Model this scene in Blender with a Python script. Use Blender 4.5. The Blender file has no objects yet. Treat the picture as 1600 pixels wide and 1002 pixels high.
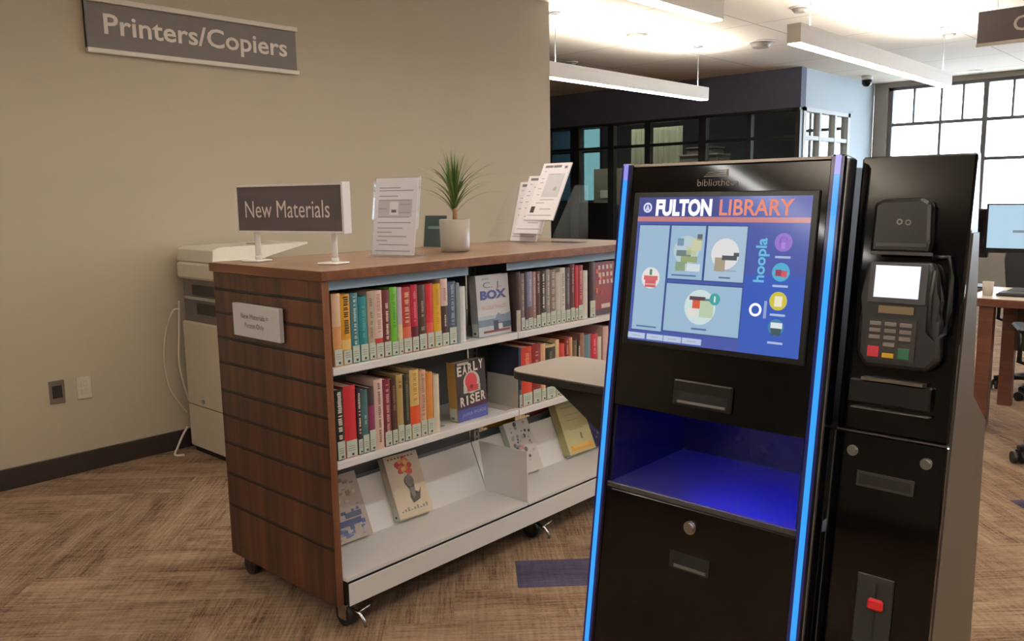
import bpy, bmesh, math, random
from mathutils import Vector, Matrix
random.seed(7)
SC = bpy.context.scene
COL = SC.collection
PI = math.pi

# ------------------------------------------------------------------ materials
def lin(c):
    return tuple(((v/255.0)/12.92 if v/255.0 <= .04045 else ((v/255.0+.055)/1.055)**2.4) for v in c)

def new_mat(name):
    m = bpy.data.materials.new(name); m.use_nodes = True
    nt = m.node_tree; nt.nodes.clear()
    out = nt.nodes.new('ShaderNodeOutputMaterial')
    return m, nt, out

def nd(nt, t, **kw):
    n = nt.nodes.new(t)
    for k, v in kw.items():
        if k.startswith('i_'): n.inputs[k[2:].replace('_', ' ')].default_value = v
        else: setattr(n, k, v)
    return n

MC = {}
def mat(col, rough=.5, metal=0.0, var=.06, scale=40.0, bump=0.0, spec=.5, coat=0.0, stretch=None, name=None):
    """plain surface: colour with a little procedural unevenness"""
    key = (tuple(col), rough, metal, var, scale, bump, spec, coat, stretch)
    if key in MC: return MC[key]
    m, nt, out = new_mat(name or 'surface_%d' % len(MC))
    b = nd(nt, 'ShaderNodeBsdfPrincipled')
    b.inputs['Roughness'].default_value = rough; b.inputs['Metallic'].default_value = metal
    b.inputs['Specular IOR Level'].default_value = spec
    b.inputs['Coat Weight'].default_value = coat; b.inputs['Coat Roughness'].default_value = .04
    tc = nd(nt, 'ShaderNodeTexCoord'); mp = nd(nt, 'ShaderNodeMapping')
    if stretch: mp.inputs['Scale'].default_value = stretch
    nz = nd(nt, 'ShaderNodeTexNoise'); nz.inputs['Scale'].default_value = scale; nz.inputs['Detail'].default_value = 4
    nt.links.new(tc.outputs['Object'], mp.inputs['Vector']); nt.links.new(mp.outputs['Vector'], nz.inputs['Vector'])
    L = lin(col)
    mx = nd(nt, 'ShaderNodeMix', data_type='RGBA')
    mx.inputs['A'].default_value = tuple(v*(1-var) for v in L)+(1,)
    mx.inputs['B'].default_value = tuple(min(1, v*(1+var)) for v in L)+(1,)
    nt.links.new(nz.outputs['Fac'], mx.inputs['Factor']); nt.links.new(mx.outputs['Result'], b.inputs['Base Color'])
    if bump:
        bp = nd(nt, 'ShaderNodeBump'); bp.inputs['Strength'].default_value = bump; bp.inputs['Distance'].default_value = .002
        nt.links.new(nz.outputs['Fac'], bp.inputs['Height']); nt.links.new(bp.outputs['Normal'], b.inputs['Normal'])
    nt.links.new(b.outputs['BSDF'], out.inputs['Surface'])
    MC[key] = m
    return m

def emit(col, k, gloss=False):
    key = ('e', tuple(col), k, gloss)
    if key in MC: return MC[key]
    m, nt, out = new_mat('glow_%d' % len(MC))
    e = nd(nt, 'ShaderNodeBsdfPrincipled')
    e.inputs['Base Color'].default_value = (.02, .02, .02, 1) if gloss else (.1, .1, .1, 1)
    e.inputs['Roughness'].default_value = .12 if gloss else .6
    e.inputs['Emission Color'].default_value = lin(col)+(1,)
    e.inputs['Emission Strength'].default_value = k
    nt.links.new(e.outputs['BSDF'], out.inputs['Surface'])
    MC[key] = m
    return m

def wood(name, dark, light, axis, rough=.35, sc=1.0):
    m, nt, out = new_mat(name)
    b = nd(nt, 'ShaderNodeBsdfPrincipled'); b.inputs['Roughness'].default_value = rough
    tc = nd(nt, 'ShaderNodeTexCoord'); mp = nd(nt, 'ShaderNodeMapping')
    s = [34*sc]*3; s[axis] = 1.3*sc; mp.inputs['Scale'].default_value = s
    nz = nd(nt, 'ShaderNodeTexNoise'); nz.inputs['Scale'].default_value = 1.0; nz.inputs['Detail'].default_value = 6; nz.inputs['Distortion'].default_value = .4
    mp2 = nd(nt, 'ShaderNodeMapping'); s2 = [5*sc]*3; s2[axis] = .3*sc; mp2.inputs['Scale'].default_value = s2
    nz2 = nd(nt, 'ShaderNodeTexNoise'); nz2.inputs['Scale'].default_value = 1.0; nz2.inputs['Detail'].default_value = 3
    for p in (mp, mp2): nt.links.new(tc.outputs['Object'], p.inputs['Vector'])
    nt.links.new(mp.outputs['Vector'], nz.inputs['Vector']); nt.links.new(mp2.outputs['Vector'], nz2.inputs['Vector'])
    ad = nd(nt, 'ShaderNodeMath', operation='ADD'); nt.links.new(nz.outputs['Fac'], ad.inputs[0]); nt.links.new(nz2.outputs['Fac'], ad.inputs[1])
    rp = nd(nt, 'ShaderNodeValToRGB'); rp.color_ramp.elements[0].position = .72; rp.color_ramp.elements[1].position = 1.3 if False else 1.0
    hf = nd(nt, 'ShaderNodeMath', operation='MULTIPLY'); hf.inputs[1].default_value = .82
    nt.links.new(ad.outputs[0], hf.inputs[0]); nt.links.new(hf.outputs[0], rp.inputs['Fac'])
    rp.color_ramp.elements[0].color = lin(dark)+(1,); rp.color_ramp.elements[1].color = lin(light)+(1,)
    nt.links.new(rp.outputs['Color'], b.inputs['Base Color'])
    nt.links.new(b.outputs['BSDF'], out.inputs['Surface'])
    return m

def glass(name, tint=(235, 240, 240), refl=1.0, op=0.0):
    m, nt, out = new_mat(name)
    t = nd(nt, 'ShaderNodeBsdfTransparent'); t.inputs['Color'].default_value = lin(tint)+(1,)
    g = nd(nt, 'ShaderNodeBsdfGlossy'); g.inputs['Roughness'].default_value = .02
    f = nd(nt, 'ShaderNodeLayerWeight'); f.inputs['Blend'].default_value = .5
    pw = nd(nt, 'ShaderNodeMath', operation='POWER'); pw.inputs[1].default_value = 4.0
    mu = nd(nt, 'ShaderNodeMath', operation='MULTIPLY_ADD'); mu.inputs[1].default_value = .6*refl; mu.inputs[2].default_value = .035*refl
    mx = nd(nt, 'ShaderNodeMixShader')
    nt.links.new(f.outputs['Facing'], pw.inputs[0]); nt.links.new(pw.outputs[0], mu.inputs[0]); nt.links.new(mu.outputs[0], mx.inputs['Fac'])
    nt.links.new(t.outputs[0], mx.inputs[1]); nt.links.new(g.outputs[0], mx.inputs[2])
    nt.links.new(mx.outputs[0], out.inputs['Surface'])
    return m

def carpet_mat(name, c0, c1, c2):
    m, nt, out = new_mat(name)
    b = nd(nt, 'ShaderNodeBsdfPrincipled'); b.inputs['Roughness'].default_value = .95; b.inputs['Specular IOR Level'].default_value = .1
    uv = nd(nt, 'ShaderNodeUVMap'); uv.uv_map = 'uv'
    def noise(sx, sy, det=3):
        mp = nd(nt, 'ShaderNodeMapping'); mp.inputs['Scale'].default_value = (sx, sy, 1)
        nz = nd(nt, 'ShaderNodeTexNoise'); nz.inputs['Scale'].default_value = 1; nz.inputs['Detail'].default_value = det
        nt.links.new(uv.outputs[0], mp.inputs['Vector']); nt.links.new(mp.outputs[0], nz.inputs['Vector'])
        return nz.outputs['Fac']
    n1 = noise(7, 110); n2 = noise(2.2, 9, 3); n3 = noise(90, 200, 2); n4 = noise(70, 5, 2)
    def mth(op, a, c):
        q = nd(nt, 'ShaderNodeMath', operation=op)
        for k, v in enumerate((a, c)):
            if isinstance(v, (int, float)): q.inputs[k].default_value = v
            else: nt.links.new(v, q.inputs[k])
        return q.outputs[0]
    s = mth('ADD', mth('MULTIPLY', n1, .34), mth('MULTIPLY', n2, .38))
    s = mth('ADD', s, mth('MULTIPLY', n3, .20)); s = mth('ADD', s, mth('MULTIPLY', n4, .18))
    rp = nd(nt, 'ShaderNodeValToRGB'); e = rp.color_ramp.elements
    e[0].position = .43; e[1].position = .69; e[0].color = lin(c0)+(1,); e[1].color = lin(c2)+(1,)
    k = e.new(.53); k.color = lin(c1)+(1,)
    nt.links.new(s, rp.inputs['Fac'])
    at = nd(nt, 'ShaderNodeAttribute'); at.attribute_name = 'tint'
    mx = nd(nt, 'ShaderNodeMix', data_type='RGBA', blend_type='MULTIPLY'); mx.inputs['Factor'].default_value = 1
    nt.links.new(rp.outputs['Color'], mx.inputs['A']); nt.links.new(at.outputs['Color'], mx.inputs['B'])
    nt.links.new(mx.outputs['Result'], b.inputs['Base Color'])
    bp = nd(nt, 'ShaderNodeBump'); bp.inputs['Strength'].default_value = .3; bp.inputs['Distance'].default_value = .003
    nt.links.new(n3, bp.inputs['Height']); nt.links.new(bp.outputs['Normal'], b.inputs['Normal'])
    nt.links.new(b.outputs['BSDF'], out.inputs['Surface'])
    return m

def ceil_mat():
    m, nt, out = new_mat('ceiling_tiles')
    b = nd(nt, 'ShaderNodeBsdfPrincipled'); b.inputs['Roughness'].default_value = .9
    tc = nd(nt, 'ShaderNodeTexCoord')
    br = nd(nt, 'ShaderNodeTexBrick'); br.offset = 0.0
    for k, v in {'Color1': lin((228, 216, 199))+(1,), 'Color2': lin((224, 212, 195))+(1,), 'Mortar': lin((176, 166, 150))+(1,), 'Scale': 1.0, 'Mortar Size': .008, 'Brick Width': 1.22, 'Row Height': 1.22}.items():
        br.inputs[k].default_value = v
    nt.links.new(tc.outputs['Object'], br.inputs['Vector'])
    nt.links.new(br.outputs['Color'], b.inputs['Base Color']); nt.links.new(b.outputs['BSDF'], out.inputs['Surface'])
    return m

# ------------------------------------------------------------------ mesh building
class Frame:
    """local axes: a along r, b along u, c along n"""
    def __init__(s, o, r, u, n):
        s.o, s.r, s.u, s.n = Vector(o), Vector(r), Vector(u), Vector(n)
    def __call__(s, a, b, c): return s.o + s.r*a + s.u*b + s.n*c
ID = Frame((0, 0, 0), (1, 0, 0), (0, 1, 0), (0, 0, 1))

class MB:
    def __init__(s): s.bm = bmesh.new(); s.mats = []
    def mi(s, m):
        if m is None: return 0
        if m not in s.mats: s.mats.append(m)
        return s.mats.index(m)
    def poly(s, pts, m=None):
        f = s.bm.faces.new([s.bm.verts.new(p) for p in pts]); f.material_index = s.mi(m); return f
    def box(s, a0, a1, b0, b1, c0, c1, F=ID, m=None, bev=0.0, seg=1):
        if a0 > a1: a0, a1 = a1, a0
        if b0 > b1: b0, b1 = b1, b0
        if c0 > c1: c0, c1 = c1, c0
        v = [s.bm.verts.new(F(a, b, c)) for a in (a0, a1) for b in (b0, b1) for c in (c0, c1)]
        fs = []
        for q in ((0, 1, 3, 2), (4, 6, 7, 5), (0, 4, 5, 1), (2, 3, 7, 6), (0, 2, 6, 4), (1, 5, 7, 3)):
            f = s.bm.faces.new([v[i] for i in q]); f.material_index = s.mi(m); fs.append(f)
        if bev:
            es = list({e for f in fs for e in f.edges})
            bmesh.ops.bevel(s.bm, geom=es, offset=bev, segments=seg, profile=.5, affect='EDGES', clamp_overlap=True)
        return s
    def prism(s, pts, c0, c1, F=ID, m=None, bev=0.0):
        lo = [s.bm.verts.new(F(a, b, c0)) for a, b in pts]; hi = [s.bm.verts.new(F(a, b, c1)) for a, b in pts]
        n = len(pts); k = s.mi(m); fs = [s.bm.faces.new(lo[::-1]), s.bm.faces.new(hi)]
        for i in range(n): fs.append(s.bm.faces.new([lo[i], lo[(i+1) % n], hi[(i+1) % n], hi[i]]))
        for f in fs: f.material_index = k
        if bev: bmesh.ops.bevel(s.bm, geom=list({e for f in fs for e in f.edges}), offset=bev, segments=2, profile=.5, affect='EDGES', clamp_overlap=True)
        return s
    def disc(s, a, b, r, c0, c1, F=ID, m=None, n=24, r2=None):
        r2 = r if r2 is None else r2
        lo = [s.bm.verts.new(F(a+r*math.cos(2*PI*i/n), b+r*math.sin(2*PI*i/n), c0)) for i in range(n)]
        hi = [s.bm.verts.new(F(a+r2*math.cos(2*PI*i/n), b+r2*math.sin(2*PI*i/n), c1)) for i in range(n)]
        k = s.mi(m); fs = [s.bm.faces.new(lo[::-1]), s.bm.faces.new(hi)]
        for i in range(n):
            f = s.bm.faces.new([lo[i], lo[(i+1) % n], hi[(i+1) % n], hi[i]]); f.smooth = True; fs.append(f)
        for f in fs: f.material_index = k
        return s
    def ring(s, a, b, r0, r1, c0, c1, F=ID, m=None, n=28):
        k = s.mi(m)
        R = [[s.bm.verts.new(F(a+r*math.cos(2*PI*i/n), b+r*math.sin(2*PI*i/n), c)) for i in range(n)] for r, c in ((r0, c0), (r1, c0), (r1, c1), (r0, c1))]
        for j in range(4):
            A, B = R[j], R[(j+1) % 4]
            for i in range(n):
                f = s.bm.faces.new([A[i], A[(i+1) % n], B[(i+1) % n], B[i]]); f.material_index = k
        return s
    def tube(s, pts, r, m=None, n=8, taper=None):
        pts = [Vector(p) for p in pts]; k = s.mi(m); rings = []
        for i, p in enumerate(pts):
            d = (pts[min(i+1, len(pts)-1)]-pts[max(i-1, 0)]).normalized()
            x = d.cross(Vector((0, 0, 1)) if abs(d.z) < .95 else Vector((1, 0, 0))).normalized(); y = d.cross(x)
            rr = r if taper is None else r*taper[i]
            rings.append([s.bm.verts.new(p+x*rr*math.cos(2*PI*j/n)+y*rr*math.sin(2*PI*j/n)) for j in range(n)])
        for A, B in zip(rings, rings[1:]):
            for j in range(n):
                f = s.bm.faces.new([A[j], A[(j+1) % n], B[(j+1) % n], B[j]]); f.smooth = True; f.material_index = k
        for q in (rings[0][::-1], rings[-1]):
            f = s.bm.faces.new(q); f.material_index = k
        return s
    def lathe(s, cx, cy, prof, m=None, n=32):
        k = s.mi(m); rings = [[s.bm.verts.new((cx+r*math.cos(2*PI*i/n), cy+r*math.sin(2*PI*i/n), z)) for i in range(n)] for r, z in prof]
        for A, B in zip(rings, rings[1:]):
            for i in range(n):
                f = s.bm.faces.new([A[i], A[(i+1) % n], B[(i+1) % n], B[i]]); f.smooth = True; f.material_index = k
        for q in (rings[0][::-1], rings[-1]):
            f = s.bm.faces.new(q); f.material_index = k
        return s
    def text(s, txt, size, F, a, b, c=0.0, m=None, align='LEFT', width=None, th=.0004, bold=0.0, rot=0.0, sx=1.0):
        cu = bpy.data.curves.new('lettering_curve', 'FONT'); cu.body = txt; cu.size = size; cu.align_x = align; cu.offset = bold
        cu.resolution_u = 3
        o = bpy.data.objects.new('lettering_tmp', cu); COL.objects.link(o)
        bpy.context.view_layer.update()
        me = bpy.data.meshes.new_from_object(o.evaluated_get(bpy.context.evaluated_depsgraph_get()))
        bpy.data.objects.remove(o); bpy.data.curves.remove(cu)
        xs = [v.co.x for v in me.vertices]; k = s.mi(m)
        if width:
            sx = width/(max(xs)-min(xs)); x0 = min(xs)
        else: x0 = 0
        cr, sr = math.cos(rot), math.sin(rot)
        def P(v, cc):
            x, y = (v.co.x-x0)*sx, v.co.y
            return F(a+x*cr-y*sr, b+x*sr+y*cr, cc)
        vs = [s.bm.verts.new(P(v, c+th)) for v in me.vertices]
        for p in me.polygons:
            try: f = s.bm.faces.new([vs[i] for i in p.vertices]); f.material_index = k
            except ValueError: pass
        bpy.data.meshes.remove(me)
        return s
    def build(s, name, m=None, parent=None, smooth=False, loc=None, fix=True):
        me = bpy.data.meshes.new(name)
        off = Vector((0, 0, 0))
        if parent is not None:
            q = parent
            while q is not None: off += q.location; q = q.parent
        elif loc is not None: off = Vector(loc)
        if fix: bmesh.ops.recalc_face_normals(s.bm, faces=s.bm.faces[:])
        for v in s.bm.verts: v.co -= off
        s.bm.to_mesh(me); s.bm.free()
        mats = s.mats if s.mats else [m]
        if m is not None and s.mats and s.mats[0] is not m: pass
        for q in mats: me.materials.append(q)
        if smooth:
            for p in me.polygons: p.use_smooth = True
        o = bpy.data.objects.new(name, me); COL.objects.link(o)
        if parent is not None: o.parent = parent
        elif loc is not None: o.location = loc
        return o

def thing(name, label, cat, loc, group=None):
    o = bpy.data.objects.new(name, None); COL.objects.link(o); o.location = loc; o.empty_display_size = .1
    o['label'] = label; o['category'] = cat
    if group: o['group'] = group
    return o
def tag(o, label, cat, group=None):
    o['label'] = label; o['category'] = cat
    if group: o['group'] = group
    return o
def struct(o): o['kind'] = 'structure'; return o
def lab(o, label): o['label'] = label; return o

# ------------------------------------------------------------------ common surfaces
WHITE = mat((236, 234, 231), .38, var=.02)
WHITE_P = mat((232, 228, 222), .55, var=.02, name='white_plastic')
WALLP = mat((172, 160, 139), .85, var=.03, scale=3, name='taupe_wall_paint')
DARKB = mat((102, 106, 128), .8, var=.04, scale=3, name='navy_bulkhead_paint')
PALEB = mat((176, 188, 196), .7, var=.03, scale=3, name='pale_blue_wall_paint')
BASEB = mat((38, 28, 24), .5, var=.1, name='dark_baseboard')
FRAMEM = mat((40, 40, 40), .4, var=.1, name='black_frame')
BLACKG = mat((5, 5, 6), .06, var=0, spec=.45, coat=0.0, name='gloss_black')
BLACKS = mat((11, 11, 12), .28, var=.1, name='satin_black')
BLACKM = mat((19, 18, 19), .5, var=.1, name='matt_black')
CHROME = mat((205, 203, 200), .18, metal=1.0, var=.05, name='chrome')
STEEL = mat((150, 150, 150), .35, metal=.8, var=.1, name='steel')
WALN_V = wood('walnut_vertical', (46, 24, 16), (90, 53, 34), 2)
WALN_E = wood('walnut_edge', (98, 60, 40), (128, 84, 58), 2)
WALN_X = wood('walnut_top', (118, 88, 68), (148, 117, 95), 0, rough=.28)
WALN_T = wood('walnut_top_edge', (90, 52, 32), (118, 74, 48), 1)
DESKW = wood('desk_wood', (86, 50, 38), (112, 70, 52), 1)
CLEAR = glass('clear_acrylic', (252, 253, 254), 1.2)
PANE = glass('window_glass', (250, 252, 255), .6)
PANE_T = glass('office_glass', (243, 246, 240), 3.0)
PAPER = mat((240, 234, 234), .8, var=.02, name='paper')
PRINT = mat((110, 106, 110), .8, name='grey_print')
PRINTL = mat((176, 170, 172), .8, name='pale_grey_print')
SIGNG = mat((86, 78, 74), .6, var=.05, name='sign_grey')
SIGNN = mat((72, 64, 66), .55, var=.05, name='sign_charcoal')
CREAM = mat((222, 214, 200), .6, var=.02)
HOUS = mat((222, 216, 206), .5, var=.01, name='pendant_housing')
LAMP_D = emit((255, 252, 248), 17.5)
LAMP_U = emit((255, 251, 244), 96.0)

# ------------------------------------------------------------------ room
CEIL = 2.87
# carpet: herringbone planks laid diagonally to the walls
W = .22; NL = 4
bm = bmesh.new(); uvl = bm.loops.layers.uv.new('uv'); cl = bm.loops.layers.color.new('tint')
rr = random.Random(3)
A0, B0 = 2.749, .125
def ab2xy(a, b): return ((a+b)/math.sqrt(2), (a-b)/math.sqrt(2))
X0, X1, Y0, Y1 = -7.0, 14.2, -5.0, 11.0
for i in range(-60, 70):
    for j in range(-60, 70):
        s = (i-j) % (2*NL)
        if s == 0: b0, b1, a0, a1, hor = i, i+NL, j, j+1, True
        elif s == 2*NL-1: b0, b1, a0, a1, hor = i, i+1, j, j+NL, False
        else: continue
        bb0, bb1, aa0, aa1 = B0+b0*W, B0+b1*W, A0+a0*W, A0+a1*W
        cs = [ab2xy(a, b) for a, b in ((aa0, bb0), (aa0, bb1), (aa1, bb1), (aa1, bb0))]
        cx = sum(c[0] for c in cs)/4; cy = sum(c[1] for c in cs)/4
        if not (X0-.7 < cx < X1+.7 and Y0-.7 < cy < Y1+.7): continue
        f = bm.faces.new([bm.verts.new((c[0], c[1], 0)) for c in cs])
        ou, ov = rr.uniform(0, 50), rr.uniform(0, 50); k = rr.uniform(.92, 1.07)
        blue = (b0 == 0 and a0 == 0 and hor) or (aa0 <= 3.4 <= aa1 and bb0 <= 2.45 <= bb1)
        f.material_index = 1 if blue else 0
        for lp, (a, b) in zip(f.loops, ((aa0, bb0), (aa0, bb1), (aa1, bb1), (aa1, bb0))):
            u, v = (b, a) if hor else (a, b)
            lp[uvl].uv = (u+ou, v+ov); lp[cl] = (k, k, k, 1)
bmesh.ops.recalc_face_normals(bm, faces=bm.faces[:])
me = bpy.data.meshes.new('floor'); bm.to_mesh(me); bm.free()
me.materials.append(carpet_mat('carpet_brown', (68, 49, 37), (112, 91, 73), (143, 121, 100)))
me.materials.append(carpet_mat('carpet_navy', (40, 36, 52), (58, 54, 74), (74, 68, 88)))
fl = bpy.data.objects.new('floor', me); COL.objects.link(fl); struct(fl)
for p in me.polygons:
    if p.normal.z < 0: p.flip()

b = MB(); b.box(-7, 14.2, -5, 11, CEIL, CEIL+.1); struct(b.build('ceiling', ceil_mat()))
b = MB(); b.box(-7, 5.30, 4.406, 4.53, 0, CEIL); struct(b.build('wall_back', WALLP))
b = MB(); b.box(-7, 5.30, 4.394, 4.406, 0, .105, bev=.003); struct(b.build('baseboard_back', BASEB))
b = MB(); b.box(-7.1, -7.0, -5, 11, 0, CEIL); struct(b.build('wall_left', WALLP))
b = MB(); b.box(-7, 14.2, -5.1, -5, 0, CEIL); struct(b.build('wall_front', WALLP))
b = MB(); b.box(-7, 14.2, 11, 11.1, 0, CEIL); struct(b.build('wall_rear', DARKB))

# glazed office: bulkhead and glass front on x = 10.18, return wall on y = 4.46
b = MB(); b.box(10.183, 10.33, 4.46, 11, 2.39, CEIL); struct(b.build('wall_office', DARKB))
b = MB()
b.box(10.332, 11.79, 4.46, 4.60, 2.39, CEIL); b.box(11.79, 12.68, 4.46, 4.60, 0, CEIL); b.box(10.332, 11.79, 4.46, 4.60, 0, 1.35)
struct(b.build('wall_return', PALEB))
# exterior wall with the big window, x = 12.68
b = MB(); b.box(12.68, 12.95, 4.27, 4.459, 0, CEIL); b.box(12.68, 12.95, -5, 4.27, 2.80, CEIL); b.box(12.68, 12.95, -5, 4.27, 0, .75)
struct(b.build('wall_right', mat((168, 162, 152), .8, var=.03, scale=3)))
b = MB(); b.box(12.68, 12.9, 4.61, 9.30, 0, CEIL); b.box(12.68, 12.9, 9.30, 10.6, 0, 1.2); b.box(12.68, 12.9, 9.30, 10.6, 2.62, CEIL); b.box(12.68, 12.9, 10.6, 11, 0, CEIL)
struct(b.build('wall_office_rear', mat((66, 66, 70), .8, var=.03)))

WF = mat((112, 110, 108), .5, name='window_frame_paint')
wo = struct(bpy.data.objects.new('window_1', None)); COL.objects.link(wo); wo.location = (12.75, 0, .75)
b = MB()
b.box(12.72, 12.80, 4.21, 4.27, .75, 2.80); b.box(12.72, 12.80, -5, 4.27, 2.76, 2.80); b.box(12.72, 12.80, -5, 4.27, .75, .81)
b.build('window_frame', WF, wo)
for y in (3.02, 1.2, -.62, -2.44): MB().box(12.72, 12.80, y-.03, y+.03, .81, 2.76).build('mullion', WF, wo)
for z in (2.28, 1.76): MB().box(12.73, 12.79, -5, 4.21, z-.022, z+.022).build('transom', WF, wo)
for y in (3.93, 3.575, 3.30, 2.70, 2.1, 1.65): MB().box(12.735, 12.785, y-.013, y+.013, 2.30, 2.76).build('glazing_bar', WF, wo)
for y in (3.575, 2.1): MB().box(12.735, 12.785, y-.016, y+.016, .81, 2.26).build('glazing_bar', WF, wo)
b = MB(); b.box(12.758, 12.762, -4.98, 4.21, .80, 2.76); b.build('pane', PANE, wo)

wo = struct(bpy.data.objects.new('window_2', None)); COL.objects.link(wo); wo.location = (10.22, 7, 0)
b = MB(); b.box(10.183, 10.26, 4.47, 11, 2.35, 2.39); b.box(10.183, 10.26, 4.47, 11, 0, .12); b.build('window_frame', FRAMEM, wo)
for y0, y1 in ((8.9, 9.0), (7.91, 8.07), (7.27, 7.37), (6.64, 6.73), (5.76, 5.87), (5.11, 5.17), (4.46, 4.52)):
    MB().box(10.183, 10.27, y0, y1, 0, 2.36).build('mullion', FRAMEM, wo)
MB().box(10.19, 10.26, 4.47, 11, 2.02, 2.06).build('transom', FRAMEM, wo)
MB().box(10.19, 10.26, 7.37, 7.91, .12, 1.24).build('door_panel', BLACKM, wo)
MB().box(10.222, 10.226, 4.47, 11, .1, 2.36).build('pane', PANE_T, wo)

wo = struct(bpy.data.objects.new('window_3', None)); COL.objects.link(wo); wo.location = (11, 4.5, 1.35)
WFW = mat((196, 200, 200), .6, name='pale_window_frame')
b = MB()
for z in (1.35, 2.35): b.box(10.27, 11.79, 4.45, 4.55, z, z+.05)
for x in (10.30, 11.74): b.box(x-.03, x+.05, 4.45, 4.55, 1.35, 2.4)
b.build('window_frame', WFW, wo)
for x in (10.80, 11.30): MB().box(x-.03, x+.03, 4.455, 4.545, 1.4, 2.36).build('mullion', WFW, wo)
for z in (1.72, 2.03): MB().box(10.3, 11.78, 4.46, 4.54, z-.025, z+.025).build('transom', WFW, wo)
MB().box(10.3, 11.78, 4.498, 4.502, 1.38, 2.37).build('pane', PANE_T, wo)

wo = struct(bpy.data.objects.new('window_4', None)); COL.objects.link(wo); wo.location = (12.75, 10, 1.2)
b = MB(); b.box(12.7, 12.8, 9.30, 10.6, 1.2, 1.26); b.box(12.7, 12.8, 9.30, 10.6, 2.57, 2.62); b.build('window_frame', FRAMEM, wo)
for y in (9.33, 9.85, 10.55): MB().box(12.7, 12.8, y-.04, y+.04, 1.2, 2.6).build('mullion', FRAMEM, wo)
MB().box(12.7, 12.8, 9.3, 10.6, 2.14, 2.20).build('transom', FRAMEM, wo)
MB().box(12.748, 12.752, 9.3, 10.6, 1.2, 2.6).build('pane', glass('teal_glass', (112, 130, 132), .5), wo)

t = thing('office_fill_light', 'fill light added on the ceiling inside the glazed office', 'light', (10.5, 7.2, CEIL))  # strip added to brighten the dark office interior
MB().box(10.42, 10.58, 5.4, 9.2, CEIL-.05, CEIL-.001).build('housing', HOUS, t); MB().box(10.43, 10.57, 5.42, 9.18, CEIL-.056, CEIL-.0505).build('diffuser', emit((240, 240, 225), 24.0), t)
# things behind the office glass
o = MB().box(10.75, 10.79, 7.28, 8.05, 1.20, 1.76).box(10.75, 10.79, 7.28, 7.33, 0, 1.2).box(10.75, 10.79, 8.0, 8.05, 0, 1.2).build('notice_board', mat((150, 144, 134), .8), None, loc=(10.77, 7.66, 0))
tag(o, 'grey-beige board standing behind the office glass', 'board')
o = MB().box(10.745, 10.75, 7.76, 7.92, 1.31, 1.43).build('notice', PAPER, None, loc=(10.746, 7.84, 1.31)); tag(o, 'small white notice pinned to the board behind the office glass', 'notice')
b = MB()
n = 30
for i in range(n):
    y0 = 6.55+i*.03
    b.prism([(10.9+.02*math.sin(i*1.9), y0), (10.9+.02*math.sin((i+1)*1.9), y0+.03), (10.915+.02*math.sin((i+1)*1.9), y0+.03), (10.915+.02*math.sin(i*1.9), y0)], .5, 2.34)
o = b.build('curtain', mat((150, 148, 132), .9, var=.25, scale=6, stretch=(6, 6, .6)), None, loc=(10.9, 7.0, .5)); tag(o, 'pale curtain hanging inside the office behind the glass', 'curtain')
t = thing('storage_cabinet', 'dark storage cabinet inside the glazed office', 'cabinet', (10.9, 6.2, 0))
MB().box(10.7, 11.2, 5.8, 6.50, .02, 1.76).build('carcass', BLACKM, t); MB().box(10.68, 10.7, 5.81, 6.19, .05, 1.74).build('door', BLACKS, t); MB().box(10.68, 10.7, 6.20, 6.49, .05, 1.74).build('door', BLACKS, t)
t = thing('archive_box', 'wide beige box on top of the dark office cabinet', 'box', (10.9, 6.2, 1.76))
MB().box(10.72, 11.1, 5.88, 6.48, 1.761, 1.88, bev=.006).build('carton', mat((138, 126, 118), .8), t); MB().box(10.71, 11.11, 5.87, 6.49, 1.88, 1.91, bev=.006).build('lid', mat((128, 117, 110), .8), t)
t = thing('archive_box', 'narrower grey box stacked on the wide beige office box', 'box', (10.9, 6.15, 1.911))
MB().box(10.74, 11.1, 5.98, 6.38, 1.911, 1.985, bev=.006).build('carton', mat((98, 90, 86), .8), t); MB().box(10.73, 11.11, 5.97, 6.39, 1.985, 2.01, bev=.005).build('lid', mat((90, 83, 80), .8), t)
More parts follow.
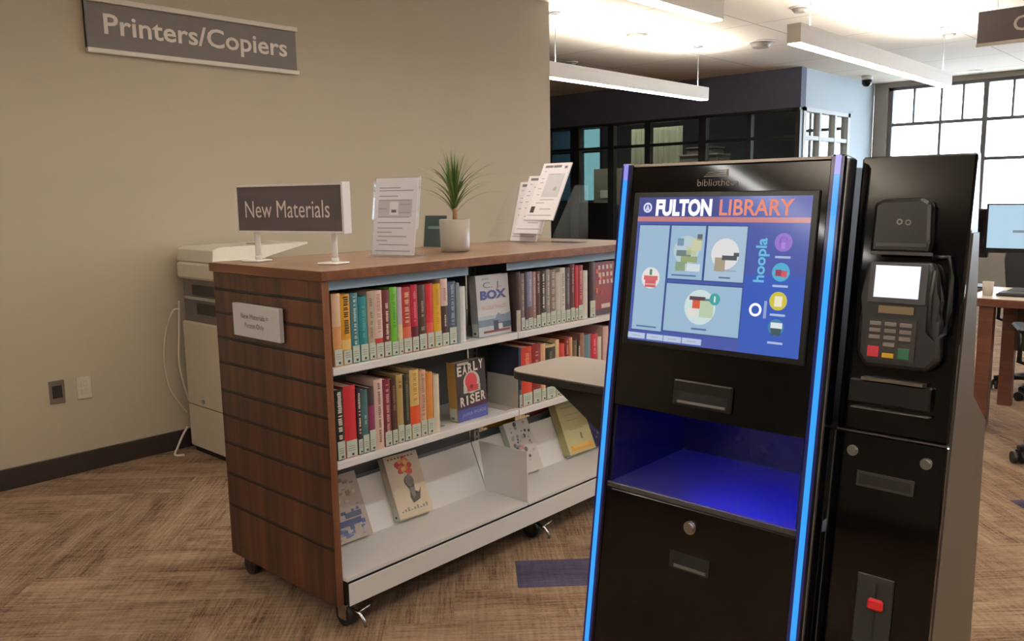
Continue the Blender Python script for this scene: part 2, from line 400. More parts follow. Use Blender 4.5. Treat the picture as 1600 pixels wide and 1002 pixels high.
def office_chair(name, label, x, y, rz, seat_z=.46, mesh=True):
    t = thing(name, label, 'chair', (x, y, 0))
    c, s = math.cos(rz), math.sin(rz)
    F = Frame((x, y, 0), (c, s, 0), (-s, c, 0), (0, 0, 1))
    dk = mat((30, 30, 34), .8, var=.2)
    MB().box(-.23, .23, -.23, .23, seat_z, seat_z+.07, F, bev=.03, seg=3).build('seat', dk, t, smooth=True)
    b = MB(); b.prism([(-.21, 0), (.21, 0), (.23, .25), (.19, .5), (.12, .54), (-.12, .54), (-.19, .5), (-.23, .25)], -.02, .03, Frame(F(0, .24, seat_z+.16), F.r, Vector((-s*.18, c*.18, 1)), Vector((-s, c, 0))), bev=.012)
    b.build('backrest', dk, t)
    b = MB(); b.box(-.03, .03, .15, .27, seat_z-.01, seat_z+.01, F); b.box(-.03, .03, .25, .275, seat_z-.01, seat_z+.35, F); b.build('back_support', BLACKS, t)
    b = MB(); b.disc(0, 0, .03, .10, seat_z, F); b.disc(0, 0, .045, .08, .2, F); b.build('gas_column', STEEL, t)
    b = MB()
    for k in range(5):
        a = 2*PI*k/5+.3; dx, dy = math.cos(a), math.sin(a)
        b.tube([F(0, 0, .12), F(dx*.16, dy*.16, .105), F(dx*.29, dy*.29, .075)], .026, taper=[1.2, 1, .7])
    b.build('star_base', BLACKS, t)
    for k in range(5):
        a = 2*PI*k/5+.3; q = F(math.cos(a)*.29, math.sin(a)*.29, 0)
        G = Frame(q, (-math.sin(a+rz), math.cos(a+rz), 0), (0, 0, 1), (math.cos(a+rz), math.sin(a+rz), 0))
        MB().disc(0, .031, .03, -.028, -.008, G, n=16).disc(0, .031, .03, .008, .028, G, n=16).box(-.012, .012, .03, .07, -.008, .008, G).build('caster', BLACKM, t)
    for sgn in (-1, 1):
        b = MB(); b.tube([F(sgn*.22, 0, seat_z+.02), F(sgn*.29, 0, seat_z+.04), F(sgn*.29, 0, seat_z+.20)], .014); b.box(sgn*.29-.03, sgn*.29+.03, -.12, .12, seat_z+.20, seat_z+.225, F, bev=.01); b.build('armrest', BLACKS, t)
    return t
office_chair('office_chair', 'black office chair in the shadow behind the office glass', 11.45, 7.9, 1.2)

# ------------------------------------------------------------------ pendant lights and ceiling fixtures
def pendant(x0, x1, y, label, z0=2.33, group='linear pendant lights', w=.095, h=.13):
    t = thing('pendant_light', label, 'light', ((x0+x1)/2, y, z0), group)
    b = MB(); b.box(x0, x1, y-w/2, y+w/2, z0+.006, z0+h-.030, bev=.003)
    for sg in (-1, 1): b.box(x0, x1, y+sg*(w/2-.002)-.002, y+sg*(w/2-.002)+.002, z0+h-.032, z0+h)
    for xe in (x0, x1-.004): b.box(xe, xe+.004, y-w/2+.004, y+w/2-.004, z0+h-.032, z0+h)
    b.build('housing', HOUS, t)
    MB().box(x0+.008, x1-.008, y-w/2+.006, y+w/2-.006, z0, z0+.0055).build('diffuser', LAMP_D, t)
    MB().box(x0+.008, x1-.008, y-w/2+.006, y+w/2-.006, z0+h-.0295, z0+h-.022).build('uplight_diffuser', LAMP_U, t)
    for x in (x0+.25, x1-.15):
        MB().tube([(x, y, z0+h-.0215), (x, y, CEIL-.012)], .003, n=6).disc(x, y, .05, CEIL-.014, CEIL-.001).build('suspension_cable', STEEL, t)
    return t
pendant(5.36, 8.10, 4.60, 'white linear pendant light beside the navy bulkhead, its left end hidden by the taupe wall')
pendant(5.507, 8.963, 2.476, 'long white pendant light running toward the big windows, above the tall black kiosk')
pendant(.99, 4.475, 2.476, 'white pendant light cut by the top edge, above the plant and counter')
for x, y in ((5.507, .34), (.9, .34), (-3.7, 2.476), (-3.7, .34), (.9, -1.8), (5.507, -1.8), (-3.7, -1.8)):
    pendant(x, x+3.46, y, 'white linear pendant light in the front part of the room beyond the frame', group='pendants over the front of the room')  # rows carried on out of view, added to light the near room

def ceil_disc(name, x, y, r, label, cat, drop=.03, m=None):
    t = thing(name, label, cat, (x, y, CEIL))
    MB().disc(x, y, r, CEIL-.012, CEIL-.0005).build('base_plate', m or WHITE_P, t)
    MB().disc(x, y, r*.55, CEIL-drop-.012, CEIL-.0121, r2=r*.8).build('sensor_head', m or mat((150, 144, 134), .5), t)
ceil_disc('smoke_detector', 6.89, 4.65, .13, 'round ceiling detector in the bright patch above the pendant by the bulkhead', 'smoke detector', .05)
ceil_disc('smoke_detector', 8.2, 4.03, .14, 'round ceiling detector between the bulkhead pendant and the long pendant', 'smoke detector', .05)
ceil_disc('ceiling_sensor', 7.77, 6.15, .09, 'small round ceiling sensor beside the top edge of the taupe wall', 'sensor')
ceil_disc('ceiling_sensor', 6.95, 3.08, .08, 'small ceiling sensor beside the cable of the long pendant', 'sensor')
ceil_disc('ceiling_sensor', 9.18, 2.54, .08, 'small ceiling sensor in the bright patch beyond the long pendant', 'sensor')
t = thing('security_camera', 'small black dome camera on the ceiling by the pale blue wall', 'camera', (11.7, 4.22, CEIL))
MB().disc(11.7, 4.22, .07, CEIL-.05, CEIL-.001).build('mount', WHITE_P, t); MB().lathe(11.7, 4.22, [(.005, CEIL-.14), (.04, CEIL-.13), (.062, CEIL-.10), (.066, CEIL-.051)]).build('dome', BLACKG, t)
t = thing('recessed_light', 'small bright recessed light in the ceiling by the far windows', 'light', (12.3, 3.06, CEIL))
MB().ring(12.3, 3.06, .06, .085, CEIL-.008, CEIL-.001).build('trim_ring', WHITE_P, t); MB().disc(12.3, 3.06, .058, CEIL-.005, CEIL-.001).build('lens', emit((255, 240, 220), 6.0), t)

# ------------------------------------------------------------------ wall sign "Printers/Copiers"
def F_wall(y): return Frame((0, y, 0), (1, 0, 0), (0, 0, 1), (0, -1, 0))
F = F_wall(4.406)
t = thing('wall_sign', 'large grey Printers/Copiers sign with white rails on the taupe wall', 'sign', (2.34, 4.40, 2.10))
MB().box(1.742, 2.932, 2.112, 2.35, .001, .016, F).build('sign_panel', SIGNG, t)
MB().box(1.735, 2.94, 2.095, 2.118, .001, .03, F, bev=.002).build('rail', CREAM, t)
MB().box(1.735, 2.94, 2.340, 2.366, .001, .03, F, bev=.002).build('rail', CREAM, t)
MB().box(1.735, 1.742, 2.118, 2.34, .001, .024, F).build('end_cap', FRAMEM, t)
MB().text('Printers/Copiers', .138, F, 1.825, 2.194, .017, width=1.045, bold=.0022).build('lettering', mat((226, 214, 202), .6), t)
# wall outlets
for x, lb, st in ((1.452, 'dark steel data outlet plate, the outlet farther from the printer', True), (1.580, 'pale double power outlet on the taupe wall beside the dark data plate', False)):
    t = thing('wall_outlet', lb, 'outlet', (x, 4.405, .435))
    MB().box(x-.036, x+.036, .377, .493, .0005, .006, F, bev=.002).build('cover_plate', mat((150, 142, 132), .3, metal=.7) if st else mat((196, 186, 170), .45), t)
    if st: MB().box(x-.022, x+.022, .405, .467, .006, .010, F).build('jack', BLACKM, t)
    else:
        for z in (.415, .455): MB().box(x-.016, x+.016, z-.014, z+.014, .006, .009, F, bev=.003).build('socket', mat((190, 178, 160), .5), t)

# ------------------------------------------------------------------ bookcase
bx = thing('bookcase', 'low walnut and white bookcase on casters full of library books', 'bookcase', (2.29, 2.38, 0))
XL, XM, XR = 1.445, 2.29, 3.135
def end_panel(x0, x1):
    b = MB()
    # slatwall: grooves cut into the outer face
    g = [1.061, .979, .893, .805, .705, .616, .516, .403, .285]
    zs = [1.119]+[v for q in g for v in (q+.0055, q-.0055)]+[.10]
    out, inn = (x0, x1) if x0 < 2 else (x1, x0)
    s = 1 if x0 < 2 else -1
    pts = []
    for k in range(0, len(zs), 2):
        pts += [(out, zs[k]), (out, zs[k+1])]
        if k+2 < len(zs): pts += [(out+s*.009, zs[k+1]), (out+s*.009, zs[k+2])]
    pts += [(inn, .10), (inn, 1.119)]
    G = Frame((0, 2.058, 0), (1, 0, 0), (0, 0, 1), (0, 1, 0))
    b.prism(pts, .002, .636, G)
    o = b.build('end_panel', WALN_V, bx)
    for q in g: MB().box(out+s*.002, out+s*.0088, q-.005, q+.005, .0025, .6355, G).build('groove_dark_strip', BLACKM, o)  # black strips added to darken the slat grooves
    for y0, y1 in ((0, .002), (.636, .638)):
        MB().box(x0, x1, .10, 1.119, y0, y1, G).build('edge_band', WALN_E, o)
end_panel(1.42, 1.444); end_panel(3.137, 3.161)
b = MB(); b.box(1.412, 3.168, 2.047, 2.705, 1.121, 1.152, bev=.0015); ct = b.build('countertop', WALN_X, bx)
b = MB(); b.box(1.4105, 1.412, 2.048, 2.704, 1.1225, 1.1505); b.box(1.412, 3.168, 2.0455, 2.047, 1.1225, 1.1505); b.build('edge_band', WALN_T, ct)
for xa, xb in ((XL+.001, XM-.012), (XM-.008, XR)):
    for zt in (.855, .560):
        b = MB(); b.box(xa, xb, 2.060, 2.078, zt-.024, zt, bev=.002); b.box(xa, xb, 2.078, 2.345, zt-.014, zt-.001); b.build('shelf', WHITE, bx)
        for xc in (xa+.003, xb-.003):
            MB().prism([(2.09, zt-.014), (2.34, zt-.014), (2.34, zt-.07), (2.25, zt-.05)], xc-.0015, xc+.0015, Frame((0, 0, 0), (0, 1, 0), (0, 0, 1), (1, 0, 0))).build('shelf_bracket', mat((150, 146, 140), .4), bx)
        b = MB(); b.box(xa, xb, 2.682, 2.700, zt-.024, zt, bev=.002); b.box(xa, xb, 2.415, 2.682, zt-.014, zt-.001); b.build('shelf', WHITE, bx)
BACKG = mat((96, 102, 108), .5, var=.05)
PALEP = mat((156, 186, 210), .45, var=.04)
for xa, xb, xc in ((XL+.004, XM+.03, 2.19), (XM+.075, XR-.004, XR-.004)):
    MB().box(xa if xa < 2 else 2.25, 2.05 if xa < 2 else xc, 2.084, 2.087, 1.0885, 1.1205).build('front_lip', PALEP, bx)  # pale blue strip hung under the counter's front edge so light reaches it
    MB().box(xa, xb, 2.374, 2.380, .42, 1.12).build('back_panel', BACKG, bx)
    MB().box(xa, xb, 2.375, 2.379, .375, .419 if xa < 2 else .392).build('lower_back_panel', BACKG, bx)
for x in (XL+.02, XM+.05, XR-.02):
    b = MB(); b.box(x-.016, x+.016, 2.352, 2.372, .2, 1.12)
    b.build('upright', mat((150, 152, 154), .4), bx)
    b = MB()
    for k in range(34): b.box(x-.003, x+.003, 2.3505, 2.3522, .24+k*.025, .255+k*.025)
    b.build('slots', BLACKM, bx)
# base deck, sloped display backs, dividers, rail
G = Frame((0, 0, 0), (0, 1, 0), (0, 0, 1), (1, 0, 0))
for xa, xb in ((XL+.001, XM+.006), (XM+.012, XR)):
    for sg in (1, -1):
        pr = [(2.038, .180), (2.038, .192), (2.262, .192), (2.345, .372), (2.350, .372), (2.350, .366), (2.269, .186), (2.269, .180)]
        if sg < 0: pr = [(4.76-y, z) for y, z in pr][::-1]
        MB().prism(pr, xa, xb, G).build('display_shelf', WHITE, bx)
for x in (XM+.006,):
    MB().prism([(2.040, .193), (2.040, .394), (2.298, .388), (2.262, .193)], x, x+.005, G).build('divider', WHITE, bx)
b = MB(); b.box(XL+.004, XR-.003, 2.034, 2.0375, .100, .173, bev=.001); b.build('base_rail', WHITE, bx)
b = MB(); b.box(XL+.004, XR-.003, 2.710, 2.726, .100, .178, bev=.002); b.build('base_rail', WHITE, bx)
b = MB(); b.box(XL+.005, XR-.004, 2.043, 2.70, .10, .179); b.build('chassis', BLACKM, bx)
for x, y, fr in ((1.487, 2.105, 1), (2.40, 2.105, 1), (3.06, 2.105, 1), (1.487, 2.672, 0), (2.40, 2.672, 0), (3.06, 2.672, 0)):
    b = MB(); b.box(x-.025, x+.025, y-.03, y+.03, .079, .084); b.box(x-.019, x-.016, y-.02, y+.022, .026, .079); b.box(x+.016, x+.019, y-.02, y+.022, .026, .079)
    o = b.build('caster', CHROME if fr else BLACKM, bx)
    MB().disc(y+.004, .037, .0365, -.014, .014, Frame((x, 0, 0), (0, 1, 0), (0, 0, 1), (1, 0, 0))).build('wheel', BLACKM, o)
    if fr:
        b = MB(); b.tube([(x+.005, y-.02, .06), (x+.012, y-.05, .05), (x+.02, y-.066, .022), (x+.02, y-.07, .008)], .006); b.tube([(x+.012, y-.05, .055), (x+.05, y-.055, .066)], .005)
        b.build('brake_lever', CHROME, o)

# ------------------------------------------------------------------ books
LBL = mat((196, 204, 190), .6, var=.03, name='call_number_label')
PAGES = mat((206, 196, 178), .9, var=.1, scale=300, stretch=(1, .02, 1), name='page_edges')
def letters(b, x0, x1, z0, z1, y, m, seed, gap=.35):
    """illegible spine lettering: a column of small strokes"""
    r = random.Random(seed); z = z1; w = x1-x0
    while z > z0+.004:
        h = r.uniform(.003, .007)
        if r.random() > .18:
            b.box(x0+w*r.uniform(0, .15), x1-w*r.uniform(0, .15), z-h*(1-gap), z, y-.0006, y-.0002, Frame((0, 0, 0), (1, 0, 0), (0, 0, 1), (0, 1, 0)), m)
        z -= h
FS = Frame((0, 0, 0), (1, 0, 0), (0, 0, 1), (0, 1, 0))
BN = [0]
def book(x0, x1, zt, col, label, z0, deco=(), group='', ys=2.072, lab_h=.048, depth=.150):
    BN[0] += 1; sd = BN[0]
    x0 += .0006; x1 -= .0006
    z0 += .0006; w = x1-x0
    t = thing('book', label, 'book', ((x0+x1)/2, ys+depth/2, z0), group)
    cm = mat(col, .42, var=.08, scale=60)
    bd = .0022; bow = min(.004, w*.12)
    arc = [(x0+w*k/6, ys+bow*(1-math.sin(PI*k/6))) for k in range(7)]
    inner = [(x1-bd, ys+depth), (x1-bd, ys+bow+.003), (x0+bd, ys+bow+.003), (x0+bd, ys+depth)]
    MB().prism([(x0, ys+depth)]+arc+[(x1, ys+depth)]+inner, z0, zt).build('cover', cm, t)
    MB().box(x0+bd+.0002, x1-bd-.0002, ys+bow+.004, ys+depth-.004, z0+.002, zt-.004).build('pages', PAGES, t)
    H = zt-z0
    bands = [d for d in deco if d[0] == 'band']; txs = [d for d in deco if d[0] == 'txt']
    if bands:
        for _, f0, f1, c in bands: MB().prism([(x, y-.0003) for x, y in arc]+[(x1-.0003, ys+bow+.001), (x0+.0003, ys+bow+.001)], z0+H*f0, z0+H*f1, ID, mat(c, .45, var=.06, scale=60)).build('spine_band', None, t)
    if txs:
        for _, f0, f1, c, wf in txs:
            b = MB()
            letters(b, (x0+x1)/2-w*wf/2, (x0+x1)/2+w*wf/2, z0+H*f0, z0+H*f1, ys+bow*.15-.0004, mat(c, .5), sd)
            b.build('spine_lettering', None, t)
    if lab_h:
        b = MB(); b.box(x0+w*.06, x1-w*.06, z0+.003, z0+lab_h, ys-.0012, ys-.0007+bow*.4, FS, LBL)
        s = min(.007, w*.3); b.box(x0+w*.5-s*.2, x0+w*.5+s*.9, z0+.007, z0+.007+s, ys-.0016, ys-.0012, FS, mat((52, 56, 52), .6))
        q = mat((150, 156, 146), .6)
        for k in range(3): b.box(x0+w*.2, x1-w*.25, z0+.022+k*.007, z0+.0245+k*.007, ys-.0015, ys-.0012, FS, q)
        lab(b.build('spine_label', None, t), 'pale green-white library call number label')
    return t
Z1, Z2 = .855, .560
wht, blk, cream = (228, 220, 206), (26, 22, 20), (214, 194, 160)
g1 = 'books on the left half of the top shelf'
T = lambda f0, f1, c, w=.5: ('txt', f0, f1, c, w)
B = lambda f0, f1, c: ('band', f0, f1, c)
top_left = [
 (1.462, 1.495, 1.078, (208, 150, 96), 'peach-orange hardcover beside the left end panel, top shelf', [B(.55, .999, (214, 178, 148))], .052),
 (1.495, 1.530, 1.073, (222, 160, 44), 'golden-yellow book with large black lettering, top shelf', [T(.42, .97, blk, .55), B(.22, .36, (226, 196, 120))], .045),
 (1.530, 1.560, 1.074, (62, 108, 118), 'slate-teal book with small white lettering, tall one of the two teal books', [T(.25, .95, (188, 204, 204), .35)], .055),
 (1.561, 1.594, 1.060, (34, 120, 128), 'shorter bright teal book on the top shelf', [T(.35, .9, (90, 156, 160), .4)], .055),
 (1.595, 1.622, 1.074, (176, 158, 136), 'beige-grey book right of the bright teal one, top shelf', [T(.3, .9, (128, 108, 92), .4)], .055),
 (1.622, 1.655, 1.073, (224, 196, 186), 'pale pink book with a red foot, top shelf', [B(.21, .30, (176, 56, 50)), T(.35, .95, (186, 140, 130), .45)], .05),
 (1.655, 1.686, 1.072, (92, 36, 38), 'dark maroon book with white lettering left of the green one', [T(.26, .85, wht, .35)], .05),
 (1.686, 1.715, 1.078, (104, 174, 56), 'bright green book, the only green one on the top shelf', [T(.4, .9, (70, 132, 40), .4)], .046),
 (1.715, 1.735, 1.075, (188, 172, 190), 'slim lilac and cream book right of the green one', [B(.0, .45, (206, 190, 150))], .05),
 (1.735, 1.773, 1.073, (172, 62, 48), 'brick-red book with a cream title, beside the slim lilac book', [T(.45, .92, cream, .5), B(.93, .999, (150, 44, 52)), B(.2, .4, (206, 104, 78))], .05),
 (1.773, 1.803, 1.078, (176, 34, 62), 'crimson book with a dark foot, top shelf', [B(.2, .38, (90, 26, 40)), T(.45, .9, (220, 120, 136), .35)], .05),
 (1.803, 1.839, 1.075, (66, 48, 40), 'dark brown book between the crimson and the scarlet ones', [T(.5, .75, (160, 142, 124), .3), T(.28, .36, (160, 142, 124), .5)], .055),
 (1.839, 1.871, 1.076, (202, 46, 58), 'plain scarlet book left of the yellow one, top shelf', [B(.2, .4, (214, 90, 78))], .055),
 (1.872, 1.907, 1.072, (218, 170, 44), 'plain yellow book between the scarlet and pink-white ones', [T(.35, .92, (194, 140, 52), .35)], .055),
 (1.907, 1.940, 1.086, (226, 196, 192), 'tall book with a pinkish top and dark lower spine', [B(.19, .6, (58, 36, 38)), T(.28, .55, wht, .25), T(.66, .95, (170, 130, 130), .4)], .045),
 (1.940, 1.977, 1.074, (70, 84, 104), 'slate-blue book with white lettering near the top shelf gap', [T(.3, .95, (156, 172, 186), .4)], .06),
 (1.977, 1.994, 1.067, (118, 128, 132), 'slim grey book right of the slate-blue one, top shelf', [], 0),
 (1.996, 2.024, 1.052, (224, 224, 226), 'white book ending the left row of the top shelf', [], 0),
]
for x0, x1, zt, c, l, d, lh in top_left: book(x0, x1, zt, c, l, Z1, d, g1, lab_h=lh)
g2 = 'books on the right half of the top shelf'
top_right = [
 (2.288, 2.312, 1.080, (50, 34, 32), 'near-black book touching the face-out white thriller, pale lower spine', [B(.0, .36, (188, 180, 168))], 0),
 (2.312, 2.334, 1.072, (118, 104, 98), 'grey-brown book second from the face-out white thriller', [T(.3, .9, (170, 158, 148), .4)], .05),
 (2.334, 2.352, 1.076, (54, 46, 62), 'slim plum-black book third from the face-out white thriller', [], .04),
 (2.352, 2.380, 1.076, (132, 132, 162), 'lavender-blue book on the right half of the top shelf', [B(.2, .4, (110, 74, 74)), T(.45, .9, (176, 178, 202), .4)], .045),
 (2.380, 2.400, 1.074, (156, 126, 118), 'slim rosy brown book right of the lavender one', [T(.3, .9, (206, 186, 176), .4)], .04),
 (2.400, 2.427, 1.074, (72, 50, 42), 'dark brown book right of the slim rosy one, top shelf', [T(.6, .95, (186, 166, 160), .35)], .05),
 (2.427, 2.460, 1.072, (50, 36, 36), 'blackish book with white lettering, middle of the right-hand row, top shelf', [T(.3, .95, wht, .3)], .055),
 (2.460, 2.484, 1.077, (140, 136, 134), 'cool grey book right of the blackish one, top shelf', [T(.3, .9, (190, 184, 178), .45)], .05),
 (2.484, 2.520, 1.074, (124, 108, 100), 'taupe book with speckled lettering, right-hand row of top shelf', [T(.3, .95, (190, 176, 164), .5)], .055),
 (2.520, 2.548, 1.060, (200, 192, 182), 'off-white shorter book in the right-hand row, top shelf', [], .05),
 (2.548, 2.581, 1.076, (214, 208, 200), 'tall white book with grey lettering, right-hand row, top shelf', [T(.3, .9, (150, 146, 144), .4)], .05),
 (2.581, 2.611, 1.074, (76, 72, 74), 'charcoal book left of the dark red ones, top shelf', [T(.3, .9, (160, 156, 154), .3)], .05),
 (2.611, 2.641, 1.086, (84, 46, 46), 'dark oxblood book left of the two crimson ones, top shelf', [T(.5, .95, (176, 140, 132), .3)], .055),
 (2.641, 2.661, 1.080, (170, 38, 54), 'slim bright crimson book, right-hand row of top shelf', [], .05),
 (2.661, 2.696, 1.078, (150, 60, 66), 'muted red book with pale lettering beside the slim crimson one', [T(.35, .9, (200, 150, 148), .35)], .06),
 (2.696, 2.728, 1.054, (222, 218, 208), 'short plain white book right of the red ones, top shelf', [], 0),
 (2.738, 2.778, 1.086, (54, 38, 38), 'tall dark brown book left of the red face-out cover', [], .07),
]
for x0, x1, zt, c, l, d, lh in top_right: book(x0, x1, zt, c, l, Z1, d, g2, lab_h=lh)
g3 = 'books on the left half of the middle shelf'
mid_left = [
 (1.457, 1.489, .783, (36, 34, 32), 'black book with bold white lettering beside the end panel, middle shelf', [T(.3, .97, wht, .5)], .06),
 (1.489, 1.536, .788, (184, 42, 54), 'thick plain red book near the end panel, middle shelf', [], .055),
 (1.537, 1.556, .776, (50, 30, 38), 'slim black-plum book with white dashes beside the thick red one', [T(.3, .92, wht, .4)], .05),
 (1.556, 1.582, .766, (62, 96, 98), 'dark teal book on the middle shelf', [T(.45, .6, (160, 180, 176), .3)], .06),
 (1.582, 1.608, .768, (52, 44, 46), 'two-tone charcoal and magenta book right of the dark teal one', [B(.28, .72, (120, 46, 84))], .07),
 (1.608, 1.644, .789, (220, 190, 178), 'pale pink book with dark speckled lettering, middle shelf', [T(.1, .95, (110, 80, 80), .3)], .0),
 (1.644, 1.675, .783, (110, 40, 54), 'burgundy book with white lettering right of the pale pink one', [T(.2, .95, (200, 160, 160), .4)], .05),
 (1.675, 1.698, .780, (62, 36, 30), 'dark brown book between the burgundy and khaki ones', [T(.5, .9, (130, 96, 70), .4)], .05),
 (1.699, 1.727, .790, (172, 146, 92), 'khaki-tan book on the middle shelf', [T(.75, .9, (110, 66, 40), .5)], .06),
 (1.727, 1.756, .786, (48, 44, 38), 'dark olive-black book right of the khaki one', [T(.3, .9, (112, 112, 92), .3)], .055),
 (1.757, 1.798, .795, (212, 182, 112), 'cream book fading to orange-red at the foot, middle shelf', [B(.2, .48, (216, 84, 44)), T(.5, .95, (186, 130, 56), .4)], .05),
 (1.798, 1.828, .787, (212, 166, 138), 'pinkish beige book with small grey lettering, middle shelf', [T(.3, .95, (150, 120, 104), .45)], .055),
 (1.828, 1.859, .775, (204, 132, 62), 'plain orange book near the right end of its row, middle shelf', [], .055),
 (1.860, 1.888, .762, (222, 206, 182), 'cream-white book ending the left row of the middle shelf', [], 0),
]
for x0, x1, zt, c, l, d, lh in mid_left: book(x0, x1, zt, c, l, Z2, d, g3, lab_h=lh)
g4 = 'books on the right half of the middle shelf'
mid_right = [
 (2.294, 2.312, .791, (38, 42, 60), 'dark navy book at the white bookend, its cover facing the gap', [B(.0, .3, (90, 84, 84))], .05),
 (2.313, 2.373, .789, (196, 66, 48), 'thick orange-red book next to the navy one, middle shelf', [T(.4, .9, (226, 150, 120), .4)], .05),
 (2.373, 2.425, .795, (124, 38, 40), 'thick dark red book with pale dashes above the grey bag shelf', [T(.35, .9, (196, 140, 120), .35)], .055),
 (2.425, 2.454, .789, (222, 172, 134), 'peach book right of the thick dark red one', [], .05),
 (2.454, 2.515, .780, (44, 46, 40), 'thick blackish green book left of the slim cream one', [T(.5, .9, (110, 110, 96), .3), B(.95, .999, (196, 176, 126))], .05),
 (2.515, 2.538, .793, (222, 196, 150), 'slim cream book right of the blackish green one', [], .05),
 (2.538, 2.574, .772, (204, 72, 66), 'coral-red book right of the slim cream one', [], .05),
 (2.574, 2.603, .791, (120, 40, 34), 'rust-black book with light lettering right of the coral one', [T(.4, .95, (206, 150, 110), .4)], .05),
 (2.603, 2.623, .790, (222, 160, 126), 'slim salmon book in the right-hand row, middle shelf', [], .05),
 (2.623, 2.658, .776, (84, 74, 50), 'olive-brown book right of the slim salmon one', [T(.5, .9, (150, 136, 100), .35)], .05),
 (2.658, 2.675, .768, (60, 46, 40), 'slim dark book with white specks right of the olive one', [T(.3, .9, wht, .5)], .05),
 (2.675, 2.702, .797, (156, 110, 92), 'tall russet book left of the blue-grey one', [B(.0, .5, (206, 80, 60))], .05),
 (2.702, 2.748, .787, (104, 128, 138), 'thick blue-grey book left of the crimson one, middle shelf', [B(.0, .5, (190, 76, 66))], .05),
 (2.748, 2.794, .783, (196, 52, 72), 'thick crimson book near the kiosk edge, middle shelf', [T(.6, .9, (230, 140, 140), .35)], .05),
 (2.794, 2.822, .766, (226, 214, 196), 'short cream book right of the thick crimson one, middle shelf', [], 0),
 (2.834, 2.874, .805, (214, 178, 176), 'pale pink book beside the kiosk light strip, middle shelf', [], .05),
]
for x0, x1, zt, c, l, d, lh in mid_right: book(x0, x1, zt, c, l, Z2, d, g4, lab_h=lh)

# white metal bookend by the navy book
b = MB(); b.box(2.2885, 2.2905, 2.074, 2.235, Z2+.001, Z2+.122); b.box(2.235, 2.2885, 2.09, 2.22, Z2+.0002, Z2+.001); o = b.build('bookend', mat((188, 182, 172), .45), None, loc=(2.289, 2.15, Z2))
tag(o, 'white metal bookend holding the right row of the middle shelf', 'bookend')
b = MB(); b.box(2.0275, 2.0295, 2.10, 2.23, Z1+.001, Z1+.125); b.box(2.0295, 2.075, 2.11, 2.22, Z1+.0002, Z1+.001); o = b.build('bookend', mat((120, 126, 128), .4), None, loc=(2.0285, 2.16, Z1))
tag(o, 'grey metal bookend after the white book, top shelf', 'bookend')
b = MB(); b.box(1.8915, 1.8935, 2.10, 2.23, Z2+.001, Z2+.125); b.box(1.8935, 1.945, 2.11, 2.22, Z2+.0002, Z2+.001); o = b.build('bookend', mat((150, 146, 140), .4), None, loc=(1.893, 2.16, Z2))
tag(o, 'grey metal bookend after the cream-white book, middle shelf', 'bookend')

def face_book(label, o, right, up, nrm, w, h, th, cover, spine, deco, group=None):
    """book displayed cover out; o = bottom left front corner; right, up, nrm: unit axes of the cover"""
    F = Frame(o, right, up, nrm)
    ctr = F(w/2, 0, -th/2)
    t = thing('book', label, 'book', ctr, group)
    cm = mat(cover, .35, var=.05, scale=30); sm = mat(spine, .4, var=.06)
    bd = .0022
    b = MB(); b.box(0, w, 0, h, -bd, 0, F, cm); b.box(0, w, 0, h, -th, -th+bd, F, cm); b.box(-.0005, bd, 0, h, -th, 0, F, sm); b.build('cover', None, t)
    MB().box(bd+.0002, w-.004, .003, h-.003, -th+bd+.0002, -bd-.0002, F).build('pages', PAGES, t)
    b = MB(); deco(b, F, w, h); b.build('cover_print', None, t)
    return t, F
def spine_tag(t, F, th):
    # call number label on the spine side (faces -right)
    G = Frame(F.o, F.n*-1, F.u, F.r*-1)
    MB().box(th*.1, th*.9, .004, .05, .0006, .0012, G, LBL).box(th*.4, th*.7, .01, .018, .0012, .0016, G, mat((52, 56, 52), .6)).build('spine_label', None, t)

def d_box(b, F, w, h):
    q = lambda a0, a1, b0, b1, c, l=1: b.box(a0*w, a1*w, b0*h, b1*h, .0002, .0002+.0003*l, F, mat(c, .4, var=.12, scale=70))
    q(0, 1, 0, .24, (188, 190, 198)); q(0, 1, .16, .27, (104, 120, 142), 2); q(.55, 1, .12, .32, (84, 98, 118), 3); q(0, .5, .24, .33, (176, 188, 200), 1)
    b.prism([(.5*w, .27*h), (.62*w, .36*h), (.75*w, .30*h), (w, .36*h), (w, .2*h), (.5*w, .2*h)], .0014, .0016, F, mat((120, 134, 154), .4))
    q(.46, .6, .08, .24, (58, 62, 82), 5); q(.6, .74, .10, .18, (206, 208, 214), 5); q(.72, .98, .1, .2, (66, 82, 104), 5); q(.15, .95, .05, .085, (124, 66, 56), 5)
    b.text('C. J.', h*.135, F, w*.2, h*.79, .0018, mat((84, 88, 104), .5), width=w*.56)
    b.text('BOX', h*.19, F, w*.1, h*.61, .0018, mat((66, 70, 132), .5), width=w*.8, bold=.002)
    b.text('WOLF PACK', h*.09, F, w*.1, h*.44, .0018, mat((206, 172, 156), .5), width=w*.8)
    q(.2, .4, .925, .95, (170, 172, 180), 3)
t, F = face_book('face-out white cover lettered C. J. BOX over snowy mountains, top shelf', (2.106, 2.092, Z1+.001), (1, 0, 0), Vector((0, .07, 1)).normalized(), Vector((0, -1, .07)).normalized(), .172, .222, .034, (208, 206, 210), (150, 148, 150), d_box, 'face-out books')
spine_tag(t, F, .034)
